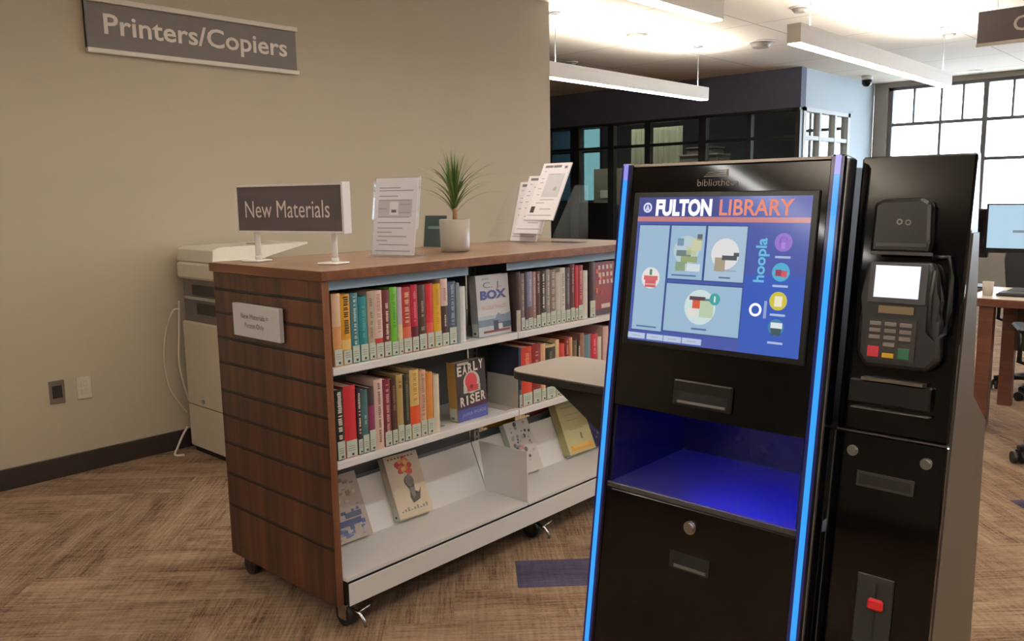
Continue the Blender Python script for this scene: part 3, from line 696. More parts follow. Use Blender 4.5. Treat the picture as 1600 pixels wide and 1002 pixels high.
def d_early(b, F, w, h):
    m_w = mat((226, 218, 204), .5)
    b.box(0, w, 0, h*.2, .0002, .0005, F, mat((66, 72, 138), .4, var=.1))
    b.box(0, w, h*.2, h*.3, .0002, .0005, F, mat((66, 42, 66), .4, var=.1))
    b.disc(w*.52, h*.63, w*.27, .0006, .001, F, mat((204, 200, 190), .5)); b.box(w*.24, w*.8, h*.46, h*.58, .0006, .0011, F, mat((180, 184, 176), .5))
    b.disc(w*.5, h*.65, w*.20, .0012, .0016, F, mat((206, 72, 84), .5)); b.box(w*.36, w*.72, h*.48, h*.58, .0012, .0017, F, mat((186, 60, 62), .5)); b.disc(w*.5, h*.56, w*.05, .0018, .0021, F, mat((110, 36, 40), .5))
    for i, ch in enumerate('EARLY'): b.text(ch, h*.215, F, w*(.05+.18*i), h*(.775+.016*i), .0024, m_w, width=w*.145, bold=.0015)
    for i, ch in enumerate('RISER'): b.text(ch, h*.215, F, w*((.10, .30, .42, .60, .79)[i]), h*(.255+.01*i), .0024, m_w, width=w*(.15 if ch != 'I' else .055), bold=.0015)
    b.text('JASPER FFORDE', h*.075, F, w*.14, h*.07, .0012, mat((150, 160, 214), .5), width=w*.8, rot=.05)
    b.box(w*.08, w*.45, h*.945, h*.985, .0006, .001, F, mat((196, 186, 172), .5))
t, F = face_book('face-out dark cover titled EARLY RISER with a red blob, middle shelf', (1.998, 2.100, Z2+.001), (1, 0, 0), Vector((0, .06, 1)).normalized(), Vector((0, -1, .06)).normalized(), .152, .215, .042, (54, 46, 48), (178, 140, 74), d_early, 'face-out books')
spine_tag(t, F, .042)
def d_red(b, F, w, h):
    r = random.Random(5)
    for k in range(26):
        x, y = r.uniform(.02, .85), r.uniform(.14, .8); b.box(x*w, (x+r.uniform(.05, .13))*w, y*h, (y+r.uniform(.03, .1))*h, .0002, .0005+.00003*k, F, mat(r.choice([(176, 70, 66), (140, 40, 46), (206, 120, 84), (120, 52, 54)]), .4))
    for k, yy in enumerate((.86, .72, .58)):
        for j in range(4): b.box(w*(.24+.18*j), w*(.34+.18*j), h*yy, h*(yy+.08), .0016, .0019, F, mat((216, 200, 194), .5))
    b.box(0, w, 0, h*.1, .0002, .0006, F, mat((60, 40, 44), .4)); b.box(w*.3, w*.7, h*.12, h*.2, .0016, .0019, F, mat((210, 190, 180), .5))
face_book('face-out dark red cover with white lettering, top shelf beside the kiosk', (2.800, 2.092, Z1+.001), (1, 0, 0), Vector((0, .06, 1)).normalized(), Vector((0, -1, .06)).normalized(), .155, .222, .03, (128, 44, 48), (90, 34, 38), d_red, 'face-out books')

# face-out books leaning on the sloped display below
sl = Vector((0, .083, .18)).normalized(); sn = Vector((0, -.18, .083)).normalized()
def leaning(label, x, w, h, th, cover, spine, deco, tilt=0.0):
    base = Vector((x, 2.262, .193)) + sn*(th+.001) + sl*(.002+abs(math.sin(tilt))*w*(1 if tilt < 0 else 0))
    base.z = max(base.z, .1935+.0)
    # slide down the slope until the back edge rests on the deck
    r = Vector((math.cos(tilt), 0, 0))+sl*math.sin(tilt); u = sl*math.cos(tilt)-Vector((math.sin(tilt), 0, 0))
    low = min(p.z for p in (base-sn*th, base, base+r*w, base+r*w-sn*th))
    base = base + Vector((0, sl.y, sl.z))*((.194-low)/sl.z)
    t, F = face_book(label, base, r, u, sn, w, h, th, cover, spine, deco, 'face-out books on the bottom display')
    return t, F
def d_grey(b, F, w, h):
    r = random.Random(8)
    for k in range(60):
        x, y = r.uniform(0, .86), r.uniform(.02, .9)
        c = r.choice([(176, 150, 128), (196, 176, 150), (150, 130, 116), (206, 196, 184)]) if y > .45 else r.choice([(86, 98, 146), (140, 146, 170), (186, 186, 194), (74, 84, 132)])
        b.box(x*w, (x+r.uniform(.06, .14))*w, y*h, (y+r.uniform(.02, .07))*h, .0002, .0004+.00002*k, F, mat(c, .45))
    b.box(.1*w, .8*w, .22*h, .31*h, .002, .0023, F, mat((58, 66, 112), .5)); b.box(.4*w, .85*w, .33*h, .41*h, .002, .0023, F, mat((70, 74, 104), .5))
leaning('face-out grey and blue collage cover beside the end panel, bottom display', 1.555, .150, .228, .028, (182, 168, 158), (150, 146, 150), d_grey)
def d_bloom(b, F, w, h):
    r = random.Random(11)
    for k in range(22):
        a, q = r.uniform(0, 2*PI), r.uniform(.02, .17)
        b.disc(w*(.50+q*math.cos(a)*1.3), h*(.80+q*math.sin(a)*.8), w*r.uniform(.05, .10), .0003, .0005+.00004*k, F, mat(r.choice([(214, 84, 62), (226, 150, 70), (232, 188, 96), (196, 62, 62)]), .5), n=12)
    sk, dk = mat((128, 118, 116), .5), mat((74, 62, 56), .5)
    b.disc(w*.55, h*.55, w*.13, .002, .0024, F, sk, n=20); b.prism([(.44*w, .5*h), (.66*w, .5*h), (.64*w, .38*h), (.74*w, .34*h), (.82*w, .42*h), (.72*w, .24*h), (.52*w, .2*h), (.46*w, .3*h), (.52*w, .4*h)], .0018, .0022, F, dk)
    b.prism([(.5*w, .44*h), (.64*w, .44*h), (.62*w, .30*h), (.54*w, .26*h)], .0024, .0027, F, sk)
    q = mat((150, 140, 130), .5)
    for k in range(9): b.box(w*(.12+.09*k), w*(.17+.09*k), h*.1, h*(.12+.02*(k % 3)), .0003, .0006, F, q)
    for k in range(8): b.box(w*(.1+.1*k), w*(.16+.1*k), h*.93, h*.955, .0003, .0006, F, mat((150, 96, 84), .5))
    b.box(.0, w*.9, .005*h, .012*h, .0003, .0005, F, mat((196, 170, 120), .5))
t, F = leaning('face-out cream cover with a head under red and yellow blooms, bottom display', 1.826, .158, .234, .032, (218, 200, 176), (196, 188, 170), d_bloom, -.03)
spine_tag(t, F, .03)
def d_speck(b, F, w, h):
    r = random.Random(21)
    for k in range(40):
        b.disc(w*r.uniform(.08, .92), h*r.uniform(.2, .95), w*r.uniform(.02, .07), .0002, .0004+.00002*k, F, mat(r.choice([(96, 92, 96), (150, 146, 146), (70, 66, 72), (186, 180, 176)]), .5), n=8)
    b.box(w*.3, w*.5, h*.45, h*.52, .0016, .0019, F, mat((196, 150, 140), .5))
leaning('face-out white cover with black sprigs behind the white divider', 2.475, .150, .225, .028, (210, 204, 196), (190, 196, 182), d_speck)
def d_cream(b, F, w, h):
    q = lambda a0, a1, b0, b1, c, l=1: b.box(a0*w, a1*w, b0*h, b1*h, .0002, .0002+.0003*l, F, mat(c, .5, var=.1, scale=60))
    q(0, 1, 0, .06, (206, 186, 130)); q(.1, .95, .05, .15, (222, 170, 82)); q(.2, .8, .10, .17, (226, 190, 110), 2)
    q(.15, .7, .86, .9, (170, 176, 140)); q(.2, .8, .72, .75, (186, 186, 150)); q(.25, .7, .62, .64, (180, 176, 140)); q(.25, .75, .44, .46, (176, 170, 130)); q(.58, .64, .24, .36, (140, 126, 86)); q(.35, .62, .9, .97, (196, 200, 168))
leaning('face-out pale yellow-green cover with an orange strip, bottom display', 2.800, .185, .24, .04, (204, 196, 146), (178, 172, 122), d_cream, -.04)
def d_navy(b, F, w, h):
    b.disc(w*.5, h*.5, w*.4, .0002, .0006, F, mat((82, 74, 128), .4)); b.disc(w*.42, h*.45, w*.22, .0007, .001, F, mat((58, 54, 104), .4))
    for k in range(9): b.disc(w*(.2+.08*k), h*(.2+.07*((k*5) % 9)), w*.03, .0011, .0013, F, mat((206, 196, 196), .5), n=8)
leaning('face-out navy and purple cover half hidden by the kiosk, bottom display', 3.008, .122, .21, .024, (52, 52, 86), (70, 66, 80), d_navy, .06)
# books on the far side, glimpsed under the middle shelf
for x0, x1, c, l in ((2.45, 2.62, (184, 150, 52), 'yellow book on the far side, glimpsed under the middle shelf'), (2.72, 2.90, (142, 56, 56), 'dark red book on the far side, glimpsed under the middle shelf')):
    face_book(l, (x1, 2.424, .384), (-1, 0, 0), (0, 0, 1), (0, 1, 0), x1-x0, .155, .03, c, c, lambda b, F, w, h: b.box(w*.1, w*.9, h*.4, h*.6, .0002, .0005, F, PAPER))

# ------------------------------------------------------------------ things on the counter
ZC = 1.1525
# "New Materials" sign on two posts
d = Vector((.078, -.333, 0)).normalized(); nn = Vector((-d.y, d.x, 0))*-1
if nn.x > 0: nn = -nn
F = Frame((1.515, 2.575, 0), d, (0, 0, 1), nn)
t = thing('counter_sign', 'charcoal New Materials sign on two white posts', 'sign', (1.554, 2.41, ZC))
MB().box(-.07, .392, 1.258, 1.405, -.010, .0, F).build('sign_panel', SIGNN, t)
b = MB(); b.box(-.076, .392, 1.405, 1.411, -.028, .002, F); b.box(-.076, .392, 1.252, 1.258, -.028, .002, F); b.box(.392, .400, 1.250, 1.414, -.034, .004, F, bev=.001); b.box(-.076, -.070, 1.252, 1.411, -.028, .002, F); b.box(-.07, .392, 1.258, 1.405, -.028, -.011, F)
b.build('frame', WHITE_P, t)
MB().text('New Materials', .082, F, -.034, 1.302, .0006, width=.375).build('lettering', mat((222, 212, 206), .6), t)
for a in (.0, .342):
    b = MB(); b.disc(a, -.014, .0095, ZC+.006, 1.252, Frame(F.o, F.r, F.n, (0, 0, 1)), n=16); b.disc(a, -.014, .012, ZC+.006, ZC+.02, Frame(F.o, F.r, F.n, (0, 0, 1)), n=16); b.box(a-.040, a+.040, -.04, .03, ZC+.0004, ZC+.006, Frame(F.o, F.r, F.n, (0, 0, 1)), bev=.002); b.build('post', WHITE_P, t)

# flyer in an upright acrylic holder
rz = math.radians(-13)
d = Vector((math.sin(-rz), -math.cos(rz), 0)); nn = Vector((-math.cos(rz), -math.sin(-rz), 0))
def lean(nn, k): return Vector((-nn.x*k, -nn.y*k, 1)).normalized()
u = lean(nn, .16); n3 = d.cross(u); n3 = n3 if n3.dot(nn) > 0 else -n3
F = Frame(Vector((1.895, 2.455, ZC))+d*.024, d, u, n3)
t = thing('flyer_holder', 'clear acrylic upright holder left of the potted plant', 'flyer holder', (1.92, 2.36, ZC))
b = MB(); b.box(-.006, .196, .004, .285, .0012, .0035, F); b.box(-.006, .196, .004, .285, -.006, -.0035, F); b.box(-.006, -.0035, .004, .285, -.006, .0035, F); b.build('sleeve', CLEAR, t)
b = MB(); G = Frame(F.o, F.r, -nn, (0, 0, 1)); b.box(-.006, .196, -.03, .07, .0004, .003, G); b.build('foot', CLEAR, t)
t = thing('flyer', 'white printed flyer in the upright holder left of the plant', 'flyer', F(.107, .006, 0))
MB().box(.001, .189, .006, .282, -.002, .0005, F).build('sheet', PAPER, t)
b = MB(); r = random.Random(4)
for k, (y, x0, x1) in enumerate([(.245, .1, .6), (.235, .1, .9), (.215, .1, .55), (.20, .1, .85), (.185, .6, .85), (.17, .1, .3), (.155, .6, .85), (.14, .1, .85), (.12, .1, .88), (.10, .1, .7), (.085, .1, .45), (.07, .12, .8), (.055, .1, .35), (.04, .15, .85), (.018, .08, .9)]):
    b.box(.189*x0, .189*x1, y, y+.004, .0006, .0008, F, PRINTL)
b.box(.018, .168, .143, .205, .0005, .0007, F, mat((206, 198, 196), .8)); b.box(.07, .108, .15, .197, .0007, .001, F, PAPER); b.box(.078, .1, .158, .168, .001, .0012, F, PRINT)
b.build('print', None, t)

# tiered acrylic brochure holder with three stacks
t = thing('brochure_holder', 'stepped clear acrylic holder of flyers right of the potted plant', 'flyer holder', (2.82, 2.43, ZC))
OFF = [(2.836, 2.602, ZC+.004), (2.800, 2.542, 1.193), (2.724, 2.411, 1.256)]; LN = [.30, .43, .57]
FH = lambda k: Frame(OFF[k], (0, -1, 0), Vector((LN[k], 0, 1)).normalized(), Vector((-1, 0, LN[k])).normalized())
SW = .156
b = MB()
for k in range(3):
    Fk = FH(k); b.box(-.004, SW+.004, -.004, .10, -.0045, -.003, Fk); b.box(-.004, SW+.004, -.004, -.0015, -.003, .012, Fk)
b.build('pocket', CLEAR, t)
G = Frame((0, 0, 0), (1, 0, 0), (0, 0, 1), (0, -1, 0))
for y in (2.612, 2.242): MB().prism([(2.70, ZC+.0005), (2.95, ZC+.0005), (2.95, ZC+.25), (2.86, ZC+.25), (2.70, ZC+.03)], -y, -y+.002, G).build('side_panel', CLEAR, t)
MB().box(2.86, 2.952, 2.242, 2.61, ZC+.0003, ZC+.002).build('foot', CLEAR, t)
for k, lb in enumerate(('lowest stack of white flyers in the stepped holder', 'middle stack of white flyers in the stepped holder', 'topmost printed flyer in the stepped holder, tallest paper on the counter')):
    Fk = FH(k); t = thing('flyer', lb, 'flyer', Fk(SW/2, .002, 0))
    MB().box(0, SW, .0, .278, -.002, .002 if k < 2 else .004, Fk).build('sheet', PAPER, t)
    b = MB(); c0 = .0021 if k < 2 else .0041
    for y, x0, x1 in [(.255, .1, .38), (.255, .40, .68), (.25, .80, .9), (.235, .12, .2), (.22, .3, .75), (.2, .12, .2), (.18, .1, .22), (.15, .1, .22), (.12, .14, .22), (.095, .3, .8), (.08, .2, .5), (.05, .4, .8), (.02, .05, .9)]:
        b.box(SW*x0, SW*x1, y, y+(.012 if y > .24 else .004), c0, c0+.0003, Fk, PRINT if y > .24 else PRINTL)
    if k == 2:
        b.box(.048, .140, .11, .225, c0, c0+.0002, Fk, mat((208, 206, 204), .8)); b.disc(.11, .15, .010, c0+.0003, c0+.0005, Fk, PRINTL); b.box(.014, .036, .035, .065, c0, c0+.0003, Fk, mat((40, 36, 38), .6))
    b.build('print', None, t)

# small teal card in a stand
u = Vector((.12, 0, 1)).normalized(); F = Frame((2.355, 2.66, ZC+.003), Vector((.15, -1, 0)).normalized(), u, Vector((-1, -.15, .12)).normalized())
t = thing('card_stand', 'small dark teal card in a clear stand behind the potted plant', 'card', F(.06, 0, 0))
MB().box(0, .115, 0, .13, -.002, 0, F).build('card', mat((62, 84, 84), .4, var=.3, scale=6), t)
MB().box(.02, .095, .075, .086, .0002, .0006, F).build('print', mat((130, 160, 158), .5), t)
b = MB(); b.box(-.003, .118, -.001, .133, .0008, .0025, F); b.box(-.003, .118, -.0005, .0015, -.03, .02, F); b.build('stand', CLEAR, t)

# potted plant
px, py = 2.232, 2.337
t = thing('potted_plant', 'grassy green plant in a pale grey round pot', 'plant', (px, py, ZC))
MB().lathe(px, py, [(.045, ZC+.0005), (.054, ZC+.002), (.056, ZC+.022), (.059, ZC+.122), (.056, ZC+.124), (.054, ZC+.110), (.03, ZC+.108)]).build('pot', mat((160, 152, 140), .35, var=.05), t)
MB().lathe(px, py, [(.01, ZC+.100), (.0535, ZC+.1005), (.0535, ZC+.108), (.02, ZC+.112)]).build('soil', mat((62, 46, 36), .95, var=.3), t)
MB().tube([(px, py, ZC+.105), (px+.003, py, ZC+.14), (px, py, ZC+.185)], .009, taper=[1.1, 1, .8]).build('stem', mat((150, 116, 84), .8), t)
b = MB(); r = random.Random(12); G1 = mat((66, 92, 34), .5, var=.25, scale=20); G2 = mat((104, 128, 56), .5, var=.25, scale=20); G3 = mat((50, 72, 30), .55, var=.2, scale=20)
for k in range(150):
    a = r.uniform(0, 2*PI); sp = r.random()
    L = r.uniform(.13, .21) if sp < .75 else r.uniform(.16, .24)
    out = (r.uniform(.05, .38) if sp < .75 else r.uniform(.7, 1.15))
    if k == 0: a, L, out = 2.3, .27, .12
    if k == 1: a, L, out, sp = 5.6, .24, 1.25, .9
    if k == 2: a, L, out, sp = 2.2, .23, 1.2, .9
    z0 = ZC+.16+r.uniform(-.02, .045); w = r.uniform(.0028, .0048)
    side = Vector((-math.sin(a), math.cos(a), 0)); dirh = Vector((math.cos(a), math.sin(a), 0)); P = []
    n = 6; p = Vector((px, py, z0)); ang = PI/2-out*.55
    for i in range(n+1):
        f = i/n; P.append((p.copy(), w*(1-f**2*.95)))
        an = ang-out*f*(.75 if sp < .75 else 1.0); p = p+(dirh*math.cos(an)+Vector((0, 0, math.sin(an))))*(L/n)
    m = r.choice([G1, G1, G2, G3])
    mi = b.mi(m)
    lo = [(b.bm.verts.new(q-side*ww), b.bm.verts.new(q+Vector((0, 0, ww*.4))), b.bm.verts.new(q+side*ww)) for q, ww in P]
    for A, C in zip(lo, lo[1:]):
        for i in (0, 1):
            f = b.bm.faces.new([A[i], A[i+1], C[i+1], C[i]]); f.material_index = mi; f.smooth = True
b.build('foliage', None, t, fix=False)

# small sign holder on the slatwall end
F = Frame((1.42, 2.546, .917), (0, -1, 0), (0, 0, 1), (-1, 0, 0))
t = thing('sign_holder', 'small white paper sign in an acrylic holder on the walnut end panel', 'sign', (1.41, 2.40, .92))
b = MB(); b.box(0, .285, .0, .110, .020, .0215, F); b.box(0, .285, .0, .110, .004, .0055, F); b.box(0, .285, -.0015, 0, .004, .0215, F); b.box(.2835, .285, 0, .11, .004, .0215, F); b.build('holder', CLEAR, t)
MB().box(.002, .282, .001, .108, .0062, .0195, F).build('paper', PAPER, t)
b = MB(); b.text('New Materials =', .024, F, .055, .062, .0217, PRINT, width=.165); b.text('Fiction Only', .024, F, .078, .032, .0217, PRINT, width=.115); b.build('lettering', None, t)

# ------------------------------------------------------------------ printer by the wall
t = thing('printer', 'cream office copier standing by the taupe wall behind the bookcase', 'printer', (2.36, 4.05, 0))
PC = mat((196, 184, 164), .5, var=.03, scale=6); PG = mat((92, 86, 80), .55)
MB().box(2.084, 2.60, 3.70, 4.33, .03, .725, bev=.006).build('cabinet', PC, t)
MB().box(2.10, 2.58, 3.72, 4.31, .0, .03).build('plinth', BLACKM, t)
MB().box(2.0815, 2.084, 3.72, 4.325, .268, .272).build('seam', PG, t)
MB().disc(4.15, .30, .012, 0, .006, Frame((2.0815, 0, 0), (0, 1, 0), (0, 0, 1), (-1, 0, 0))).build('latch', STEEL, t)
b = MB(); b.box(2.10, 2.58, 3.72, 4.32, .725, .955); b.build('engine', PG, t)
MB().box(2.097, 2.10, 3.80, 4.22, .87, .925).box(2.097, 2.10, 3.80, 4.18, .77, .83).build('output_slot', BLACKM, t)
MB().box(2.088, 2.12, 3.75, 4.30, .845, .860, bev=.003).build('paper_tray', mat((150, 148, 144), .5), t)
MB().box(2.075, 2.56, 3.72, 4.335, .955, 1.045, bev=.012).build('scanner', mat((214, 204, 186), .45), t)
G = Frame((0, 0, 0), (1, 0, 0), (0, 0, 1), (0, -1, 0))
MB().prism([(2.08, 1.047), (2.36, 1.047), (2.42, 1.075), (2.65, 1.118), (2.65, 1.130), (2.50, 1.128), (2.12, 1.127), (2.085, 1.112)], -4.33, -3.95, G, bev=.004).build('document_feeder', mat((222, 214, 198), .45), t)
MB().box(2.36, 2.46, 3.99, 4.10, 1.1285, 1.134).build('paper_guide', mat((190, 180, 164), .5), t)
CORD = mat((206, 198, 184), .5)
def cord(label, pts, r=.005):
    # smooth the control points
    P = [Vector(p) for p in pts]; out = []
    for i in range(len(P)-1):
        p0, p1, p2, p3 = P[max(i-1, 0)], P[i], P[i+1], P[min(i+2, len(P)-1)]
        for k in range(8):
            s = k/8; out.append(.5*((2*p1)+(p2-p0)*s+(2*p0-5*p1+4*p2-p3)*s*s+(3*p1-p0-3*p2+p3)*s**3))
    out.append(P[-1])
    o = MB().tube(out, r).build('power_cord', CORD, None, loc=tuple(P[0])); tag(o, label, 'cord'); return o
cord('white cord looping down the wall beside the copier', [(2.079, 4.336, .785), (2.05, 4.365, .775), (2.01, 4.38, .66), (1.992, 4.386, .50), (2.01, 4.388, .36), (2.06, 4.386, .26), (2.10, 4.384, .20)], .004)
cord('white cord hanging tight along the copier edge', [(2.082, 4.345, .83), (2.072, 4.352, .66), (2.062, 4.356, .50), (2.078, 4.352, .36), (2.10, 4.348, .27)], .005)
cord('white cord curling from the copier foot onto the carpet', [(2.075, 4.345, .13), (2.05, 4.36, .08), (2.01, 4.34, .03), (1.97, 4.29, .006), (2.0, 4.25, .006)], .006)

# ------------------------------------------------------------------ self-checkout kiosk
LEAN = .142
XF = lambda z: 1.62-LEAN*(1.425-z)
nk = Vector((-1, 0, LEAN)).normalized()
FK = Frame((1.62-LEAN*1.425, 0, 0), (0, -1, 0), (LEAN, 0, 1), nk)      # a = -y, b = z, c outward
G = Frame((0, 0, 0), (1, 0, 0), (0, 0, 1), (0, -1, 0))                 # a = x, b = z, c = -y
kt = thing('self_checkout_kiosk', 'tall black self-checkout kiosk with touchscreen and blue light strips', 'kiosk', (1.65, .87, 0))
YL, YR = 1.100, .640
back = lambda z: 1.80 if z > 1.0 else 1.95
RZ0, RZ1 = .703, .880      # pickup recess
MB().prism([(XF(0)+.01, .0), (1.97, .0), (1.97, .60), (XF(.69)+.02, .690), (XF(.69)+.006, .690)], -1.112, -.628, G).build('lower_body', mat((9, 9, 10), .55, var=.05, spec=.2, name='kiosk_body_black'), kt)
MB().prism([(XF(.9)+.012, .895), (1.93, .895), (1.86, 1.0), (1.79, 1.405), (XF(1.405)+.006, 1.405)], -1.112, -.628, G).build('upper_body', mat((9, 9, 10), .55, var=.05, spec=.2, name='kiosk_body_black'), kt)
RECM = mat((62, 62, 70), .3, var=.05, name='recess_grey'); RECD = mat((30, 30, 36), .25, var=.05)
b = MB(); b.box(XF(.703)+.002, 1.85, -1.09, -.646, .691, RZ0, Frame((0, 0, 0), (1, 0, 0), (0, 1, 0), (0, 0, 1))) if False else b.prism([(XF(.69)+.004, .691), (1.90, .691), (1.90, .703), (XF(.703)+.004, .703)], -1.105, -.635, G)
lab(b.build('recess_floor', RECM, kt), 'grey recess floor washed in blue light')
b = MB(); b.box(1.84, 1.90, .703, .895, -1.105, -.635, G); b.build('recess_back', RECD, kt)
for y0, y1 in ((1.090, 1.105), (.635, .648)): MB().prism([(XF(.703)+.004, .703), (1.84, .703), (1.84, .894), (XF(.894)+.004, .894)], -y1, -y0, G).build('recess_side', RECD, kt)
b = MB(); b.box(XF(.89)+.03, 1.835, .886, .894, -1.088, -.650, G); b.build('recess_top', BLACKM, kt)
MB().box(XF(.88)+.035, XF(.88)+.05, .878, .886, -.86, -.67, G).build('recess_lamp', emit((0, 6, 255), 170.0), kt)
MB().box(1.815, 1.832, .876, .886, -1.06, -.67, G).build('recess_lamp', emit((0, 6, 255), 20.0), kt)
# glossy front panels
MB().box(-YL, -YR, RZ1, 1.420, -.006, .004, FK, bev=.003).build('front_panel', BLACKG, kt)
o = MB().box(-YL, -YR, .0, .690, -.006, .004, FK, bev=.003).build('drawer_door', BLACKG, kt)
MB().box(-YL, -YR, .690, .703, -.012, .003, FK, bev=.002).build('recess_lip', mat((60, 58, 58), .3), kt)
MB().disc(-.871, .651, .0145, .004, .010, FK, n=20).disc(-.871, .651, .010, .010, .014, FK, n=20).build('lock', CHROME, o)
b = MB(); b.box(-.915, -.820, .556, .592, .0042, .006, FK, BLACKM); b.box(-.905, -.825, .568, .584, .006, .0075, FK, mat((4, 4, 4), .6)); b.box(-.902, -.826, .560, .566, .006, .009, FK, STEEL); b.build('pull_slot', None, o)
b = MB(); b.box(-.940, -.800, .905, .960, .0042, .012, FK, BLACKS, bev=.003); b.box(-.930, -.808, .918, .936, .012, .013, FK, mat((3, 3, 3), .5)); b.box(-.925, -.812, .912, .917, .012, .016, FK, STEEL); b.build('receipt_slot', None, kt)
# light rails
RAIL = emit((0, 8, 70), 1.0, True)
for y0, y1, ys in ((1.096, 1.126, 1.111), (.612, .642, .626)):
    o = MB().box(-y1, -y0, .0, 1.428, -.05, .010, FK, bev=.004).build('light_rail', mat((5, 6, 14), .12, var=0, name='rail_gloss'), kt)
    MB().box(-y1+.003, -y0-.003, .0, 1.424, .0102, .0108, FK).build('edge_glow', RAIL, o)
    MB().box(-ys-.0055, -ys+.0055, .0, 1.39, .011, .0125, FK).build('led_strip', emit((44, 164, 252), .83, True), o)
    MB().box(-ys-.0055, -ys+.0055, 1.39, 1.426, .011, .0125, FK).build('led_cap', emit((150, 150, 240), .8, True), o)
MB().box(-.6115, -.609, .0, 1.42, -.002, .005, FK).build('side_trim', mat((120, 116, 112), .25, metal=.6), kt)
MB().box(-1.095, -.643, 1.4205, 1.426, -.02, .004, FK).build('top_trim', mat((140, 130, 118), .3, metal=.6), kt)
# screen
bz = MB().box(-1.084, -.656, 1.022, 1.362, .0042, .009, FK, bev=.002).build('screen_bezel', BLACKS, kt)
SY0, SY1, SZ0, SZ1 = -1.069, -.669, 1.034, 1.351
def sc(u0, u1, v0, v1): return SY0+(SY1-SY0)*u0, SY0+(SY1-SY0)*u1, SZ1-(SZ1-SZ0)*v1, SZ1-(SZ1-SZ0)*v0
K = .79
b = MB(); b.box(*sc(0, 1, 0, 1), .0092, .0098, FK, emit((70, 88, 170), K, True)); b.box(*sc(.68, 1, .5, 1), .0098, .0099, FK, emit((52, 92, 190), K, True)); b.box(*sc(0, .5, 0, .13), .0098, .00995, FK, emit((62, 72, 140), K, True))
scr = b.build('touchscreen', None, kt)
def srect(b, u0, u1, v0, v1, c, l, k=K): b.box(*sc(u0, u1, v0, v1), .0099+.0002*(l-1), .0099+.0002*l, FK, emit(c, k, True)); return b
def scirc(b, u, v, r, c, l): b.disc(SY0+(SY1-SY0)*u, SZ1-(SZ1-SZ0)*v, r, .0099+.0002*(l-1), .0099+.0002*l, FK, emit(c, K, True), n=28)
LV = lambda l: .0099+.0002*l
b = MB(); srect(b, 0, 1, .135, .168, (196, 128, 128), 1)
bh = MB()
bh.text('FULTON', .046, FK, SY0+.4*.115, SZ1-.317*.122, LV(1), emit((236, 240, 255), 1.0), width=.4*.345, bold=.0022)
bh.text('LIBRARY', .046, FK, SY0+.4*.505, SZ1-.317*.122, LV(1), emit((226, 124, 96), K), width=.4*.405, bold=.0008)
bh.ring(SY0+.4*.06, SZ1-.317*.072, .0075, .0112, LV(1), LV(2), FK, emit((216, 222, 250), K)); bh.prism([(SY0+.4*.06-.006, SZ1-.317*.09), (SY0+.4*.06+.006, SZ1-.317*.09), (SY0+.4*.06, SZ1-.317*.045)], LV(2), LV(3), FK, emit((190, 200, 240), K))
b.build('header_rule', None, bz); bh.build('header_lettering', None, bz)
CAP = (86, 112, 150)
def tile(u0, u1, v0, v1, fn, c=(156, 188, 214)):
    b = MB(); srect(b, u0-.006, u1+.006, v0-.008, v1+.008, (52, 78, 140), 1); srect(b, u0, u1, v0, v1, c, 2); fn(b); b.build('screen_tile', None, bz)
def ic_apple(b):
    scirc(b, .118, .56, .0235, (226, 226, 226), 3); scirc(b, .118, .565, .021, (238, 228, 226), 4)
    srect(b, .075, .165, .545, .575, (210, 104, 110), 5); srect(b, .085, .155, .575, .625, (204, 98, 104), 5); srect(b, .088, .152, .60, .608, (232, 170, 172), 6); srect(b, .11, .126, .50, .54, (72, 142, 110), 5); srect(b, .05, .18, .895, .905, CAP, 3)
tile(.02, .213, .195, .925, ic_apple)
def ic_map(b):
    scirc(b, .33, .36, .031, (186, 206, 214), 3)
    for q in [(.27, .36, .36, .40, (110, 132, 132)), (.30, .40, .40, .44, (152, 168, 120)), (.27, .34, .44, .50, (136, 164, 130)), (.36, .42, .28, .36, (206, 206, 170)), (.33, .39, .34, .39, (196, 200, 160)), (.27, .31, .28, .33, (120, 150, 176)), (.33, .42, .45, .5, (214, 224, 232)), (.39, .42, .25, .29, (100, 104, 110))]: srect(b, *q, 4)
    srect(b, .25, .40, .525, .535, CAP, 3)
tile(.226, .436, .195, .555, ic_map)
def ic_hand(b):
    scirc(b, .56, .375, .032, (226, 226, 226), 3); srect(b, .505, .565, .40, .49, (168, 156, 132), 5); srect(b, .545, .63, .385, .415, (82, 86, 92), 6); srect(b, .61, .64, .365, .39, (82, 86, 92), 5); srect(b, .55, .63, .48, .487, (160, 164, 168), 5); srect(b, .535, .60, .525, .535, CAP, 3)
tile(.449, .674, .195, .555, ic_hand, (170, 194, 216))
def ic_card(b):
    scirc(b, .44, .735, .037, (206, 226, 226), 3); srect(b, .375, .47, .665, .69, (92, 70, 78), 5); srect(b, .395, .44, .69, .745, (218, 92, 70), 5); srect(b, .44, .52, .68, .80, (186, 206, 176), 4); srect(b, .46, .50, .675, .69, (110, 128, 136), 5); srect(b, .37, .43, .745, .80, (226, 222, 214), 5)
    scirc(b, .525, .675, .0125, (70, 166, 166), 6); srect(b, .521, .529, .655, .695, (236, 240, 240), 7); srect(b, .40, .49, .875, .887, CAP, 3)
tile(.226, .674, .588, .912, ic_card)
b = MB()
for u0, u1 in ((0.0, .112), (.124, .229), (.233, .344), (.349, .466)): srect(b, u0, u1, .948, .988, (186, 202, 226), 2); srect(b, u0+.03, u1-.03, .966, .970, (140, 152, 180), 3)
b.build('button_row', None, bz)
b = MB()
b.text('hoopla', .032, FK, SY0+.4*.785, SZ1-.317*.545, LV(1), emit((62, 178, 220), K), width=.317*.28, bold=.0008, rot=PI/2)
